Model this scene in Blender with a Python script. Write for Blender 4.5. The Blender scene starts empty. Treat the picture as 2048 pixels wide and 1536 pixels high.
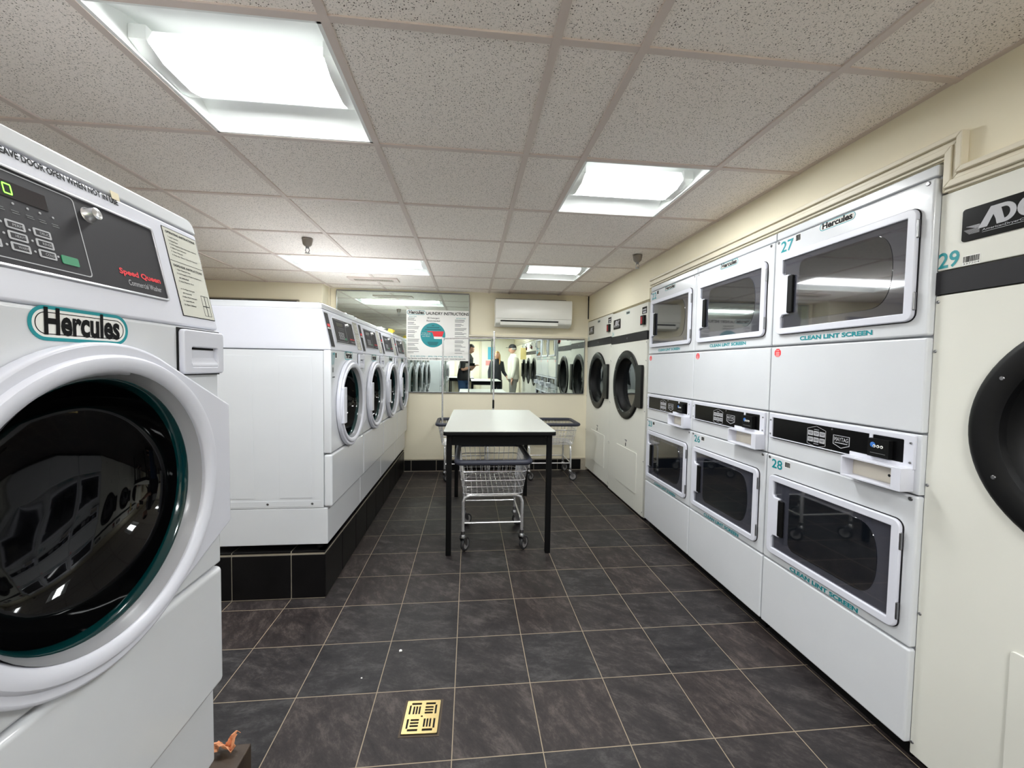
import bpy, bmesh, math, random
from mathutils import Matrix, Vector
from math import sin, cos, pi, radians as R

C = bpy.context.scene.collection
sc = bpy.context.scene

# ------------------------------------------------------------------ camera
H = 1.291                                  # eye height
HC = 2.185                                 # ceiling height
YAW, PITCH, ROLL = 0.103717, -0.042227, 0.015319
def cam_matrix():
    cy, sy, cp, sp = cos(YAW), sin(YAW), cos(PITCH), sin(PITCH)
    f = Vector((sy * cp, cy * cp, sp)); r = Vector((cy, -sy, 0)); u = r.cross(f)
    r2 = r * cos(ROLL) + u * sin(ROLL); u2 = -r * sin(ROLL) + u * cos(ROLL)
    m = Matrix((r2, u2, -f)).transposed().to_4x4(); m.translation = (0, 0, H)
    return m
cd = bpy.data.cameras.new('camera'); cam = bpy.data.objects.new('camera', cd); C.objects.link(cam)
cam.matrix_world = cam_matrix()
cd.sensor_width = 36.0; cd.lens = 820.436 * 36 / 2048; cd.clip_start = 0.01
sc.camera = cam
# ------------------------------------------------------------------ world and exposure
w = bpy.data.worlds.new('world'); sc.world = w; w.use_nodes = True
w.node_tree.nodes['Background'].inputs[0].default_value = (0.75, 0.78, 0.8, 1)
w.node_tree.nodes['Background'].inputs[1].default_value = 0.3
sc.view_settings.view_transform = 'Standard'; sc.view_settings.look = 'None'
sc.view_settings.gamma = 1.0; sc.view_settings.use_curve_mapping = False
EXPOSURE = 2.38
LAMP = 9.0                                 # strength of the fixtures' diffusers
sc.view_settings.exposure = EXPOSURE
sc.cycles.max_bounces = 16; sc.cycles.diffuse_bounces = 10; sc.cycles.glossy_bounces = 6

# ------------------------------------------------------------------ materials
MATS = {}
def srgb(c):
    return tuple((x / 12.92 if x <= 0.04045 else ((x + 0.055) / 1.055) ** 2.4) for x in [v / 255 for v in c])
def mat(name, col, rough=0.5, metal=0.0, ior=1.5, coat=0.0, emit=0.0, var=0.03, scale=6.0, bump=0.0, bscale=200.0, spec=0.5):
    if name in MATS: return MATS[name]
    m = bpy.data.materials.new(name); m.use_nodes = True; nt = m.node_tree; b = nt.nodes['Principled BSDF']
    c = srgb(col)
    tc = nt.nodes.new('ShaderNodeTexCoord'); no = nt.nodes.new('ShaderNodeTexNoise')
    no.inputs['Scale'].default_value = scale; no.inputs['Detail'].default_value = 4
    nt.links.new(tc.outputs['Object'], no.inputs['Vector'])
    mx = nt.nodes.new('ShaderNodeMix'); mx.data_type = 'RGBA'
    mx.inputs[6].default_value = (*[x * (1 - var) for x in c], 1); mx.inputs[7].default_value = (*[min(1, x * (1 + var)) for x in c], 1)
    nt.links.new(no.outputs['Fac'], mx.inputs[0]); nt.links.new(mx.outputs[2], b.inputs['Base Color'])
    b.inputs['Roughness'].default_value = rough; b.inputs['Metallic'].default_value = metal; b.inputs['IOR'].default_value = ior
    b.inputs['Coat Weight'].default_value = coat; b.inputs['Coat Roughness'].default_value = 0.05
    b.inputs['Specular IOR Level'].default_value = spec
    if emit:
        b.inputs['Emission Color'].default_value = (*c, 1); b.inputs['Emission Strength'].default_value = emit
    if bump:
        n2 = nt.nodes.new('ShaderNodeTexNoise'); n2.inputs['Scale'].default_value = bscale
        nt.links.new(tc.outputs['Object'], n2.inputs['Vector'])
        bp = nt.nodes.new('ShaderNodeBump'); bp.inputs['Strength'].default_value = bump; bp.inputs['Distance'].default_value = 0.002
        nt.links.new(n2.outputs['Fac'], bp.inputs['Height']); nt.links.new(bp.outputs['Normal'], b.inputs['Normal'])
    MATS[name] = m
    return m
ENAMEL = mat('white_enamel', (212, 214, 218), 0.22, coat=0.25, bump=0.03, bscale=60)
SHELLW = mat('white_plastic', (214, 215, 225), 0.36, coat=0.1)
ADCW = mat('warm_white_steel', (219, 218, 209), 0.35, var=0.02)
CREAM = mat('cream_paint', (234, 226, 202), 0.7, var=0.03, scale=2.5, bump=0.1, bscale=80)
TRIMM = mat('cream_trim', (222, 214, 194), 0.45)
GREYP = mat('grey_console', (40, 38, 42), 0.5, bump=0.05, bscale=500, spec=0.25)
SILVER = mat('silver_edge', (190, 190, 194), 0.3, metal=0.7)
CHROME = mat('chrome', (238, 238, 240), 0.22, metal=0.8)
STEEL = mat('steel', (150, 150, 152), 0.3, metal=1.0)
BLACK = mat('black_gloss', (6, 6, 7), 0.25, spec=0.25)
RINGB = mat('black_door_enamel', (14, 14, 15), 0.38, spec=0.25)
BLACKM = mat('black_matte', (9, 9, 10), 0.5, spec=0.2)
CHAR = mat('charcoal_band', (36, 35, 38), 0.5, spec=0.25)
DOORGLASS = mat('dark_door_glass', (5, 5, 6), 0.04, ior=1.4)
TEALE = mat('teal_glass_edge', (0, 44, 46), 0.12, coat=0.3)
GASKET = mat('grey_inner_ring', (150, 150, 154), 0.25)
TEAL = mat('teal_ink', (0, 138, 146), 0.4)
INK = mat('black_ink', (10, 10, 11), 0.7, spec=0.2)
GREYINK = mat('grey_ink', (110, 112, 112), 0.5)
LIGHTINK = mat('light_ink', (178, 178, 182), 0.5)
RED = mat('red_ink', (228, 40, 52), 0.5)
GREEN = mat('green_key', (10, 130, 84), 0.4)
LED = mat('green_led_digits', (80, 230, 40), 0.5, emit=2.0)
DISP = mat('display_black', (22, 6, 8), 0.25)
STICK = mat('grey_sticker', (196, 195, 184), 0.5)
WSTICK = mat('white_sticker', (235, 234, 230), 0.5)
SMOKE = mat('smoked_plastic', (64, 65, 74), 0.035, ior=2.2, coat=0.7)
SMOKE2 = mat('smoked_window', (14, 18, 24), 0.03, ior=2.4, coat=0.8)
BEIGE = mat('beige_metal', (205, 198, 184), 0.5)
LAM = mat('white_laminate', (188, 189, 183), 0.42, var=0.01)
RUBBER = mat('blue_grey_bumper', (52, 54, 66), 0.5)
TYRE = mat('grey_tyre', (46, 46, 48), 0.5)
WHEELG = mat('grey_wheel_hub', (150, 148, 148), 0.4)
BRASS = mat('brass', (205, 182, 128), 0.35, metal=0.85)
DARKH = mat('dark_hole', (8, 8, 8), 0.8)
GRID = mat('ceiling_grid_paint', (216, 202, 194), 0.5, var=0.05, scale=3)
REFL = mat('white_reflector', (238, 240, 238), 0.45, var=0.005)
SLATEB = mat('black_tile', (15, 14, 15), 0.35, spec=0.25, var=0.6, scale=9)
GROUT = mat('grout', (172, 163, 146), 0.8, var=0.2, scale=30)
WOOD = mat('dark_wood', (58, 46, 36), 0.5, var=0.5, scale=14)
MIRROR = mat('mirror_glass', (222, 234, 226), 0.0, metal=1.0, var=0.0)
ACW = mat('white_ac_plastic', (236, 235, 228), 0.3)

def lamp_mat(power=1.0):
    m = bpy.data.materials.new('lit_diffuser'); m.use_nodes = True; nt = m.node_tree
    b = nt.nodes['Principled BSDF']; b.inputs['Base Color'].default_value = (0.8, 0.8, 0.8, 1)
    b.inputs['Emission Color'].default_value = (0.97, 1.0, 1.0, 1); b.inputs['Emission Strength'].default_value = LAMP * power
    return m
GLOW = lamp_mat(0.012)
LITS = {p: lamp_mat(p) for p in (0.5, 0.7, 1.2, 1.3, 1.7, 4.0)}

def ceiling_mat():
    m = bpy.data.materials.new('mineral_ceiling_tile'); m.use_nodes = True; nt = m.node_tree; N = nt.nodes; L = nt.links
    b = N['Principled BSDF']; b.inputs['Roughness'].default_value = 0.9; b.inputs['Specular IOR Level'].default_value = 0.1
    tc = N.new('ShaderNodeTexCoord')
    base = N.new('ShaderNodeTexNoise'); base.inputs['Scale'].default_value = 1.3; base.inputs['Detail'].default_value = 3
    L.new(tc.outputs['Object'], base.inputs['Vector'])
    mb = N.new('ShaderNodeMix'); mb.data_type = 'RGBA'
    mb.inputs[6].default_value = (*srgb((246, 236, 228)), 1); mb.inputs[7].default_value = (*srgb((253, 246, 239)), 1)
    L.new(base.outputs['Fac'], mb.inputs[0])
    # fissures: short thin pits, random thresholded noise stretched by a domain warp
    wn = N.new('ShaderNodeTexNoise'); wn.inputs['Scale'].default_value = 25; L.new(tc.outputs['Object'], wn.inputs['Vector'])
    vm = N.new('ShaderNodeVectorMath'); vm.operation = 'MULTIPLY_ADD'; vm.inputs[1].default_value = (0.02,) * 3
    L.new(wn.outputs['Color'], vm.inputs[0]); L.new(tc.outputs['Object'], vm.inputs[2])
    vo = N.new('ShaderNodeTexVoronoi'); vo.inputs['Scale'].default_value = 140; L.new(vm.outputs[0], vo.inputs['Vector'])
    rp = N.new('ShaderNodeValToRGB'); rp.color_ramp.elements[0].position = 0.16; rp.color_ramp.elements[1].position = 0.29
    rp.color_ramp.elements[0].color = (1, 1, 1, 1); rp.color_ramp.elements[1].color = (0, 0, 0, 1)
    L.new(vo.outputs['Distance'], rp.inputs[0])
    sx = N.new('ShaderNodeSeparateColor'); L.new(vo.outputs['Color'], sx.inputs[0])
    gt = N.new('ShaderNodeMath'); gt.operation = 'GREATER_THAN'; gt.inputs[1].default_value = 0.36; L.new(sx.outputs[0], gt.inputs[0])
    mu = N.new('ShaderNodeMath'); mu.operation = 'MULTIPLY'; L.new(rp.outputs[0], mu.inputs[0]); L.new(gt.outputs[0], mu.inputs[1])
    n3 = N.new('ShaderNodeTexNoise'); n3.inputs['Scale'].default_value = 300; L.new(tc.outputs['Object'], n3.inputs['Vector'])
    r3 = N.new('ShaderNodeValToRGB'); r3.color_ramp.elements[0].position = 0.33; r3.color_ramp.elements[1].position = 0.42
    r3.color_ramp.elements[0].color = (0.5, 0.5, 0.5, 1); r3.color_ramp.elements[1].color = (0, 0, 0, 1); L.new(n3.outputs['Fac'], r3.inputs[0])
    mx2 = N.new('ShaderNodeMath'); mx2.operation = 'MAXIMUM'; L.new(mu.outputs[0], mx2.inputs[0]); L.new(r3.outputs[0], mx2.inputs[1])
    mf = N.new('ShaderNodeMix'); mf.data_type = 'RGBA'; L.new(mx2.outputs[0], mf.inputs[0]); L.new(mb.outputs[2], mf.inputs[6])
    mf.inputs[7].default_value = (*srgb((104, 94, 84)), 1)
    L.new(mf.outputs[2], b.inputs['Base Color'])
    bp = N.new('ShaderNodeBump'); bp.inputs['Strength'].default_value = 0.4; bp.inputs['Distance'].default_value = 0.002; bp.invert = True
    L.new(mx2.outputs[0], bp.inputs['Height']); L.new(bp.outputs['Normal'], b.inputs['Normal'])
    return m
CEILM = ceiling_mat()

TILE, FX, FY = 0.3046, -0.0445, 1.3027
def floor_mat():
    m = bpy.data.materials.new('slate_floor_tile'); m.use_nodes = True; nt = m.node_tree; N = nt.nodes; L = nt.links
    b = N['Principled BSDF']; b.inputs['Specular IOR Level'].default_value = 0.32
    tc = N.new('ShaderNodeTexCoord'); mp = N.new('ShaderNodeMapping'); mp.inputs['Location'].default_value = (-FX + 20 * TILE, -FY + 20 * TILE, 0)
    L.new(tc.outputs['Object'], mp.inputs['Vector'])
    br = N.new('ShaderNodeTexBrick'); br.offset = 0; br.squash = 1
    for k, v in (('Scale', 1.0), ('Mortar Size', 0.0019), ('Mortar Smooth', 0.3), ('Brick Width', TILE), ('Row Height', TILE), ('Bias', 0.0)):
        br.inputs[k].default_value = v
    br.inputs['Color1'].default_value = (0, 0, 0, 1); br.inputs['Color2'].default_value = (1, 1, 1, 1); br.inputs['Mortar'].default_value = (0.5, 0.5, 0.5, 1)
    L.new(mp.outputs[0], br.inputs['Vector'])
    # cell id -> tile tone and streak rotation
    sp = N.new('ShaderNodeSeparateXYZ'); L.new(mp.outputs[0], sp.inputs[0])
    fl = []
    for k in (0, 1):
        d = N.new('ShaderNodeMath'); d.operation = 'DIVIDE'; d.inputs[1].default_value = TILE; L.new(sp.outputs[k], d.inputs[0])
        f = N.new('ShaderNodeMath'); f.operation = 'FLOOR'; L.new(d.outputs[0], f.inputs[0]); fl.append(f)
    cb = N.new('ShaderNodeCombineXYZ'); L.new(fl[0].outputs[0], cb.inputs[0]); L.new(fl[1].outputs[0], cb.inputs[1])
    wn = N.new('ShaderNodeTexWhiteNoise'); wn.noise_dimensions = '3D'; L.new(cb.outputs[0], wn.inputs['Vector'])
    # streaky noise shifted per tile
    ad = N.new('ShaderNodeVectorMath'); ad.operation = 'MULTIPLY_ADD'; ad.inputs[1].default_value = (7, 7, 7)
    L.new(wn.outputs['Color'], ad.inputs[0]); L.new(mp.outputs[0], ad.inputs[2])
    vr = N.new('ShaderNodeVectorRotate'); vr.rotation_type = 'Z_AXIS'; L.new(ad.outputs[0], vr.inputs['Vector'])
    an = N.new('ShaderNodeMath'); an.operation = 'MULTIPLY'; an.inputs[1].default_value = 1.3; L.new(wn.outputs['Value'], an.inputs[0]); L.new(an.outputs[0], vr.inputs['Angle'])
    st = N.new('ShaderNodeMapping'); st.inputs['Scale'].default_value = (1.0, 2.0, 1.0); L.new(vr.outputs[0], st.inputs['Vector'])
    n1 = N.new('ShaderNodeTexNoise'); n1.inputs['Scale'].default_value = 6.5; n1.inputs['Detail'].default_value = 9; n1.inputs['Roughness'].default_value = 0.84
    n1.inputs['Distortion'].default_value = 0.25; L.new(st.outputs[0], n1.inputs['Vector'])
    cr = N.new('ShaderNodeValToRGB'); e = cr.color_ramp.elements
    e[0].position = 0.33; e[0].color = (*srgb((36, 33, 35)), 1); e[1].position = 0.72; e[1].color = (*srgb((122, 116, 112)), 1)
    k = cr.color_ramp.elements.new(0.5); k.color = (*srgb((66, 61, 61)), 1)
    L.new(n1.outputs['Fac'], cr.inputs[0])
    tint = N.new('ShaderNodeMix'); tint.data_type = 'RGBA'; tint.blend_type = 'MULTIPLY'; tint.inputs[0].default_value = 1.0
    tr = N.new('ShaderNodeValToRGB'); t = tr.color_ramp.elements
    t[0].position = 0; t[0].color = (0.42, 0.445, 0.475, 1); t[1].position = 1; t[1].color = (0.61, 0.54, 0.52, 1); L.new(wn.outputs['Value'], tr.inputs[0])
    L.new(cr.outputs[0], tint.inputs[6]); L.new(tr.outputs[0], tint.inputs[7])
    gm = N.new('ShaderNodeMix'); gm.data_type = 'RGBA'; L.new(br.outputs['Fac'], gm.inputs[0]); L.new(tint.outputs[2], gm.inputs[6]); gm.inputs[7].default_value = (*srgb((150, 136, 116)), 1)
    L.new(gm.outputs[2], b.inputs['Base Color'])
    rr = N.new('ShaderNodeMapRange'); rr.inputs['To Min'].default_value = 0.36; rr.inputs['To Max'].default_value = 0.6; L.new(n1.outputs['Fac'], rr.inputs['Value'])
    L.new(rr.outputs[0], b.inputs['Roughness'])
    bm = N.new('ShaderNodeMath'); bm.operation = 'MULTIPLY_ADD'; bm.inputs[1].default_value = -1.0; L.new(br.outputs['Fac'], bm.inputs[0]); L.new(n1.outputs['Fac'], bm.inputs[2])
    bp = N.new('ShaderNodeBump'); bp.inputs['Strength'].default_value = 0.35; bp.inputs['Distance'].default_value = 0.003
    L.new(bm.outputs[0], bp.inputs['Height']); L.new(bp.outputs['Normal'], b.inputs['Normal'])
    return m
FLOORM = floor_mat()

# ------------------------------------------------------------------ mesh helpers
# local frame of a machine: X = viewer's right, -Y = out towards the viewer, Z = up. Points are given (a, h, out).
FRONT = Matrix(((1, 0, 0, 0), (0, 0, -1, 0), (0, 1, 0, 0), (0, 0, 0, 1)))
class G:
    def __init__(s, M=None): s.v = []; s.f = []; s.k = []; s.mats = []; s.cur = 0; s.M = M or Matrix.Identity(4)
    def m(s, material):
        if material not in s.mats: s.mats.append(material)
        s.cur = s.mats.index(material); return s
    def add(s, vs, fs, M=None):
        T = s.M @ M if M is not None else s.M
        n = len(s.v); s.v += [tuple(T @ Vector(p)) for p in vs]; s.f += [tuple(i + n for i in f) for f in fs]; s.k += [s.cur] * len(fs); return s
    def box(s, x0, x1, y0, y1, z0, z1, M=None):
        v = [(x, y, z) for z in (z0, z1) for y in (y0, y1) for x in (x0, x1)]
        return s.add(v, [(0, 2, 3, 1), (4, 5, 7, 6), (0, 1, 5, 4), (2, 6, 7, 3), (0, 4, 6, 2), (1, 3, 7, 5)], M)
    def slab(s, a0, a1, h0, h1, o0, o1, M=None):           # machine front box
        return s.box(a0, a1, -o1, -o0, h0, h1, M)
    def prism(s, pts, x0, x1, axis='x', M=None):           # polygon (p,q) swept along an axis; x: (y,z)  y: (x,z)  z: (x,y)
        n = len(pts)
        def P(t, p):
            return (t, p[0], p[1]) if axis == 'x' else ((p[0], t, p[1]) if axis == 'y' else (p[0], p[1], t))
        v = [P(x0, p) for p in pts] + [P(x1, p) for p in pts]
        f = [tuple(range(n))[::-1], tuple(range(n, 2 * n))] + [(i, (i + 1) % n, n + (i + 1) % n, n + i) for i in range(n)]
        return s.add(v, f, M)
    def tube(s, path, r, n=8, closed=False, M=None):
        P = [Vector(p) for p in path]; m = len(P); rings = []; v = []
        rr = r if isinstance(r, (list, tuple)) else [r] * m
        up = None
        for i in range(m):
            if closed: t = (P[(i + 1) % m] - P[i - 1])
            else: t = (P[min(i + 1, m - 1)] - P[max(i - 1, 0)])
            t.normalize()
            if up is None: up = Vector((0, 0, 1)) if abs(t.z) < 0.9 else Vector((1, 0, 0))
            x = t.cross(up)
            if x.length < 1e-4: x = t.cross(Vector((0, 1, 0)))
            x.normalize(); u = x.cross(t); up = u
            v += [tuple(P[i] + (x * cos(2 * pi * j / n) + u * sin(2 * pi * j / n)) * rr[i]) for j in range(n)]
        f = []
        for i in range(m if closed else m - 1):
            a = i * n; b = ((i + 1) % m) * n
            f += [(a + j, a + (j + 1) % n, b + (j + 1) % n, b + j) for j in range(n)]
        if not closed: f += [tuple(range(n))[::-1], tuple(range((m - 1) * n, m * n))]
        return s.add(v, f, M)
    def lathe(s, prof, c=(0, 0, 0), seg=48, axis='out', M=None, closed=False):   # prof [(r, t)]
        v = []; n = len(prof)
        for i in range(seg):
            a = 2 * pi * i / seg
            for r, t in prof:
                if axis == 'out': v.append((c[0] + r * cos(a), -t + c[1], c[2] + r * sin(a)))
                elif axis == 'x': v.append((c[0] + t, c[1] + r * cos(a), c[2] + r * sin(a)))
                else: v.append((c[0] + r * cos(a), c[1] + r * sin(a), c[2] + t))
        f = []
        for i in range(seg):
            a = i * n; b = ((i + 1) % seg) * n
            for j in range(n if closed else n - 1):
                j2 = (j + 1) % n
                f.append((a + j, b + j, b + j2, a + j2))
        return s.add(v, f, M)
    def disc(s, a, h, o, r, t=0.004, seg=16, M=None):
        return s.lathe([(0.0001, o + t), (r * 0.75, o + t), (r, o + t * 0.5), (r, o)], (a, 0, h), seg, M=M)
    def mesh(s, me, M):
        s.add([tuple(x.co) for x in me.vertices], [tuple(p.vertices) for p in me.polygons], M); return s
    def holes(s, loops, t, o=0.0, bev=0.0, M=None, flat=FRONT):  # filled outline with holes, lying on the machine front at depth o..o+t
        cu = bpy.data.curves.new('c', 'CURVE'); cu.dimensions = '2D'; cu.fill_mode = 'BOTH'
        cu.extrude = max(0, t / 2 - bev); cu.bevel_depth = bev; cu.bevel_resolution = 2; cu.offset = -bev
        for lp in loops:
            sp = cu.splines.new('POLY'); sp.points.add(len(lp) - 1); sp.use_cyclic_u = True
            for i, p in enumerate(lp): sp.points[i].co = (p[0], p[1], 0, 1)
        ob = bpy.data.objects.new('c', cu); me = bpy.data.meshes.new_from_object(ob)
        T = (M or Matrix.Identity(4)) @ flat @ Matrix.Translation((0, 0, o + t / 2))
        s.mesh(me, T); bpy.data.objects.remove(ob); bpy.data.curves.remove(cu); bpy.data.meshes.remove(me); return s
    def text(s, txt, a0, a1, h0, h1, o, bold=0.0, t=0.0004, M=None, flat=FRONT, space=1.0, fit=True):
        cu = bpy.data.curves.new('t', 'FONT'); cu.body = txt; cu.size = 1; cu.extrude = 0; cu.offset = bold; cu.resolution_u = 3; cu.space_character = space
        ob = bpy.data.objects.new('t', cu); me = bpy.data.meshes.new_from_object(ob)
        xs = [p.co.x for p in me.vertices]; ys = [p.co.y for p in me.vertices]
        if xs:
            x0, x1, y0, y1 = min(xs), max(xs), min(ys), max(ys)
            sy = (h1 - h0) / (y1 - y0); sx = (a1 - a0) / (x1 - x0) if fit else sy
            T = (M or Matrix.Identity(4)) @ flat @ Matrix.Translation((a0, h0, o)) @ Matrix.Diagonal((sx, sy, 1, 1)) @ Matrix.Translation((-x0, -y0, 0))
            s.mesh(me, T)
        bpy.data.objects.remove(ob); bpy.data.curves.remove(cu); bpy.data.meshes.remove(me); return s
    def build(s, name, material, parent=None, bevel=0.0, smooth=True, label=None, seg=2):
        me = bpy.data.meshes.new(name); me.from_pydata(s.v, [], s.f)
        ml = s.mats or [material]
        for x in ml: me.materials.append(x)
        for p, k in zip(me.polygons, s.k): p.material_index = k
        bm = bmesh.new(); bm.from_mesh(me); bmesh.ops.recalc_face_normals(bm, faces=bm.faces); bm.to_mesh(me); bm.free()
        if smooth:
            me.polygons.foreach_set('use_smooth', [True] * len(me.polygons))
            me.set_sharp_from_angle(angle=R(38))
        o = bpy.data.objects.new(name, me); C.objects.link(o)
        if parent: o.parent = parent
        if bevel:
            b = o.modifiers.new('bevel', 'BEVEL'); b.width = bevel; b.segments = seg; b.limit_method = 'ANGLE'; b.angle_limit = R(40); b.harden_normals = True
        if label: o['label'] = label
        return o

def rrect(a0, a1, h0, h1, r, n=6):
    pts = []
    for cx, cy, s in ((a1 - r, h1 - r, 0), (a0 + r, h1 - r, 90), (a0 + r, h0 + r, 180), (a1 - r, h0 + r, 270)):
        pts += [(cx + r * cos(R(s + 90 * i / n)), cy + r * sin(R(s + 90 * i / n))) for i in range(n + 1)]
    return pts
def circ(a, h, r, n=64): return [(a + r * cos(2 * pi * i / n), h + r * sin(2 * pi * i / n)) for i in range(n)]
def thing(name, label, cat, loc=(0, 0, 0), rz=0.0, group=None):
    o = bpy.data.objects.new(name, None); C.objects.link(o); o.location = loc; o.rotation_euler = (0, 0, rz); o.empty_display_size = 0.1
    o['label'] = label; o['category'] = cat
    if group: o['group'] = group
    return o
def tag(o, label, cat, group=None, kind=None):
    o['label'] = label; o['category'] = cat
    if group: o['group'] = group
    if kind: o['kind'] = kind
    return o
def struct(o): o['kind'] = 'structure'; return o
def copy_tree(o, parent=None, skip=()):
    c = o.copy(); C.objects.link(c)
    if parent: c.parent = parent
    for ch in list(o.children):
        if ch.name.split('.')[0] not in skip: copy_tree(ch, c, skip)
    return c

# ------------------------------------------------------------------ room shell
CX0, NW, T2 = -0.9926, 0.2463, 0.6096
CY0 = -0.077
def colx(c):                                  # ceiling grid line x
    if c <= 2: return CX0 + c * T2
    return CX0 + 2 * T2 + NW + (c - 3) * T2
def rowy(r): return CY0 + r * T2
XL, XR, YB, YF = -4.6, 1.475, 5.04, -3.6      # left wall, right wall, back wall, wall behind the viewer
FIX = [((0, 1), (2, 3)), ((3, 4), (3, 4)), ((-1, 1), (6, 7)), ((3, 4), (6, 7)),
       ((3, 4), (-1, 0)), ((-1, 0), (-2, -1)), ((1, 2), (-4, -3)), ((-3, -2), (3, 4)), ((-3, -2), (-2, -1))]
struct(G().box(XL, 2.4, YF, YB, -0.1, 0.0).build('floor', FLOORM, smooth=False))

g = G(); grid = G()
cols = list(range(-6, 6)); xs = [max(XL, min(colx(c), 2.4)) for c in cols]
rows = list(range(-6, 10))
def in_fix(c, r):
    return any(cx[0] <= c < cx[1] and ry[0] <= r < ry[1] for cx, ry in FIX)
for c in cols[:-1]:
    for r in rows[:-1]:
        if in_fix(c, r): continue
        x0, x1 = max(colx(c), XL), min(colx(c + 1), XR + 0.02); y0, y1 = max(rowy(r), YF), min(rowy(r + 1), YB)
        if x1 - x0 < 0.01 or y1 - y0 < 0.01: continue
        g.box(x0, x1, y0, y1, HC, HC + 0.02)
struct(g.build('ceiling', CEILM, smooth=False))
for c in cols:
    x = colx(c)
    if not XL < x < XR: continue
    spans = [(YF, YB)]
    for cx, ry in FIX:
        if cx[0] < c < cx[1]:
            spans = [s2 for s in spans for s2 in ((s[0], rowy(ry[0]) - 0.0), (rowy(ry[1]), s[1]))]
    for y0, y1 in spans: grid.box(x - 0.012, x + 0.012, y0, y1, HC - 0.006, HC + 0.001)
for r in rows:
    y = rowy(r)
    if YF < y < YB: grid.box(XL, XR, y - 0.011, y + 0.011, HC - 0.0052, HC + 0.0008)
# perimeter angle
grid.box(XR - 0.02, XR, YF, YB, HC - 0.003, HC + 0.0005)
struct(grid.build('trim_1', GRID, smooth=False))

struct(G().box(-1.64, 2.4, YB, YB + 0.12, 0, HC + 0.1).build('wall_back', CREAM, smooth=False))
struct(G().box(XL, -1.64, 4.80, 5.16, 0, HC + 0.1).build('wall_back_left', CREAM, smooth=False))
struct(G().box(XL - 0.1, XL, YF, 5.16, 0, HC + 0.1).build('wall_left', CREAM, smooth=False))
struct(G().box(XL, 2.4, YF - 0.1, YF, 0, HC + 0.1).build('wall_front', mat('pale_rear_paint', (240, 238, 226), 0.7), smooth=False))
# right wall: a bulkhead above the built-in machines, plain wall beyond the last one
g = G()
for y0, y1, z in ((3.29, YB, 1.870), (1.155, 3.29, 1.955), (-1.46, 1.155, 1.850), (YF, -1.46, 0.0)):
    g.box(XR, XR + 0.12, y0, y1, z, HC + 0.1)
struct(g.build('wall_right', CREAM, smooth=False))
struct(G().box(2.4, 2.5, YF, YB, 0, HC + 0.1).build('wall_service', CREAM, smooth=False))
# moulding on the bulkhead: steps down past the last stacked dryer
g = G()
for w0, w1, d in ((0, .016, .028), (.016, .030, .016), (.030, .050, .022), (.050, .060, .010)):
    def path(w): return [(3.24, 2.017 - w), (1.105 + w, 2.017 - w), (1.105 + w, 1.912 - w), (YF + .02, 1.912 - w)]
    pa, pb = path(w0), path(w1)
    for k in range(3): g.prism([pa[k], pa[k + 1], pb[k + 1], pb[k]], XR - d, XR, 'x')
struct(g.build('trim_2', TRIMM, bevel=0.003))
# black tile skirting along the back wall, dirty grout line above
g = G().m(GROUT); g.box(-0.775, 1.475, 5.022, YB, 0, 0.15); g.m(SLATEB)
x = -0.775; wds = [0.085] + [0.3] * 7
for wd in wds:
    x1 = min(x + wd, 1.43); g.box(x + 0.003, x1 - 0.003, 5.016, 5.03, 0.012, 0.138); x = x1
struct(g.build('baseboard_back', SLATEB, smooth=False))
struct(G().box(XL, -1.64, 4.78, 4.80, 0, 0.13).build('baseboard_left', SLATEB))
struct(G().box(-1.664, -1.625, 5.005, 5.04, 0, HC).build('trim_3', TRIMM, bevel=0.004))

struct(G().box(1.466, 1.475, 5.028, 5.04, 1.90, HC).build('trim_6', BLACKM, smooth=False))  # black strip puts in the shade of the corner gap
# ---- tiled plinth under the washers at the back
def tiled_plinth(name, x0, x1, y0, y1, h, ysplit, xsplit):
    g = G().m(GROUT).box(x0, x1 - 0.006, y0 + 0.006, y1, 0, h - 0.004); g.m(SLATEB)
    for a, b in zip(xsplit[:-1], xsplit[1:]): g.box(a + 0.003, b - 0.003, y0, y0 + 0.008, 0.008, h - 0.022)
    for a, b in zip(xsplit[:-1], xsplit[1:]): g.box(a + 0.003, b - 0.003, y0 + 0.002, y0 + 0.3, h - 0.010, h)
    for a, b in zip(ysplit[:-1], ysplit[1:]): g.box(x1 - 0.008, x1, a + 0.003, b - 0.003, 0.008, h - 0.022)
    for a, b in zip(ysplit[:-1], ysplit[1:]): g.box(x1 - 0.04, x1 - 0.002, a + 0.003, b - 0.003, h - 0.010, h)
    return struct(g.build(name, SLATEB, bevel=0.001, smooth=False))
ys = [2.30 + 0.3046 * i for i in range(9)] + [5.02]
tiled_plinth('trim_4', -1.72, -0.775, 2.30, 5.02, 0.268, ys, [-1.72, -1.563, -1.26, -0.955, -0.775])
struct(G().box(-1.6, -0.573, -1.8, 1.129, 0, 0.268).build('trim_5', WOOD, bevel=0.004))

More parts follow.
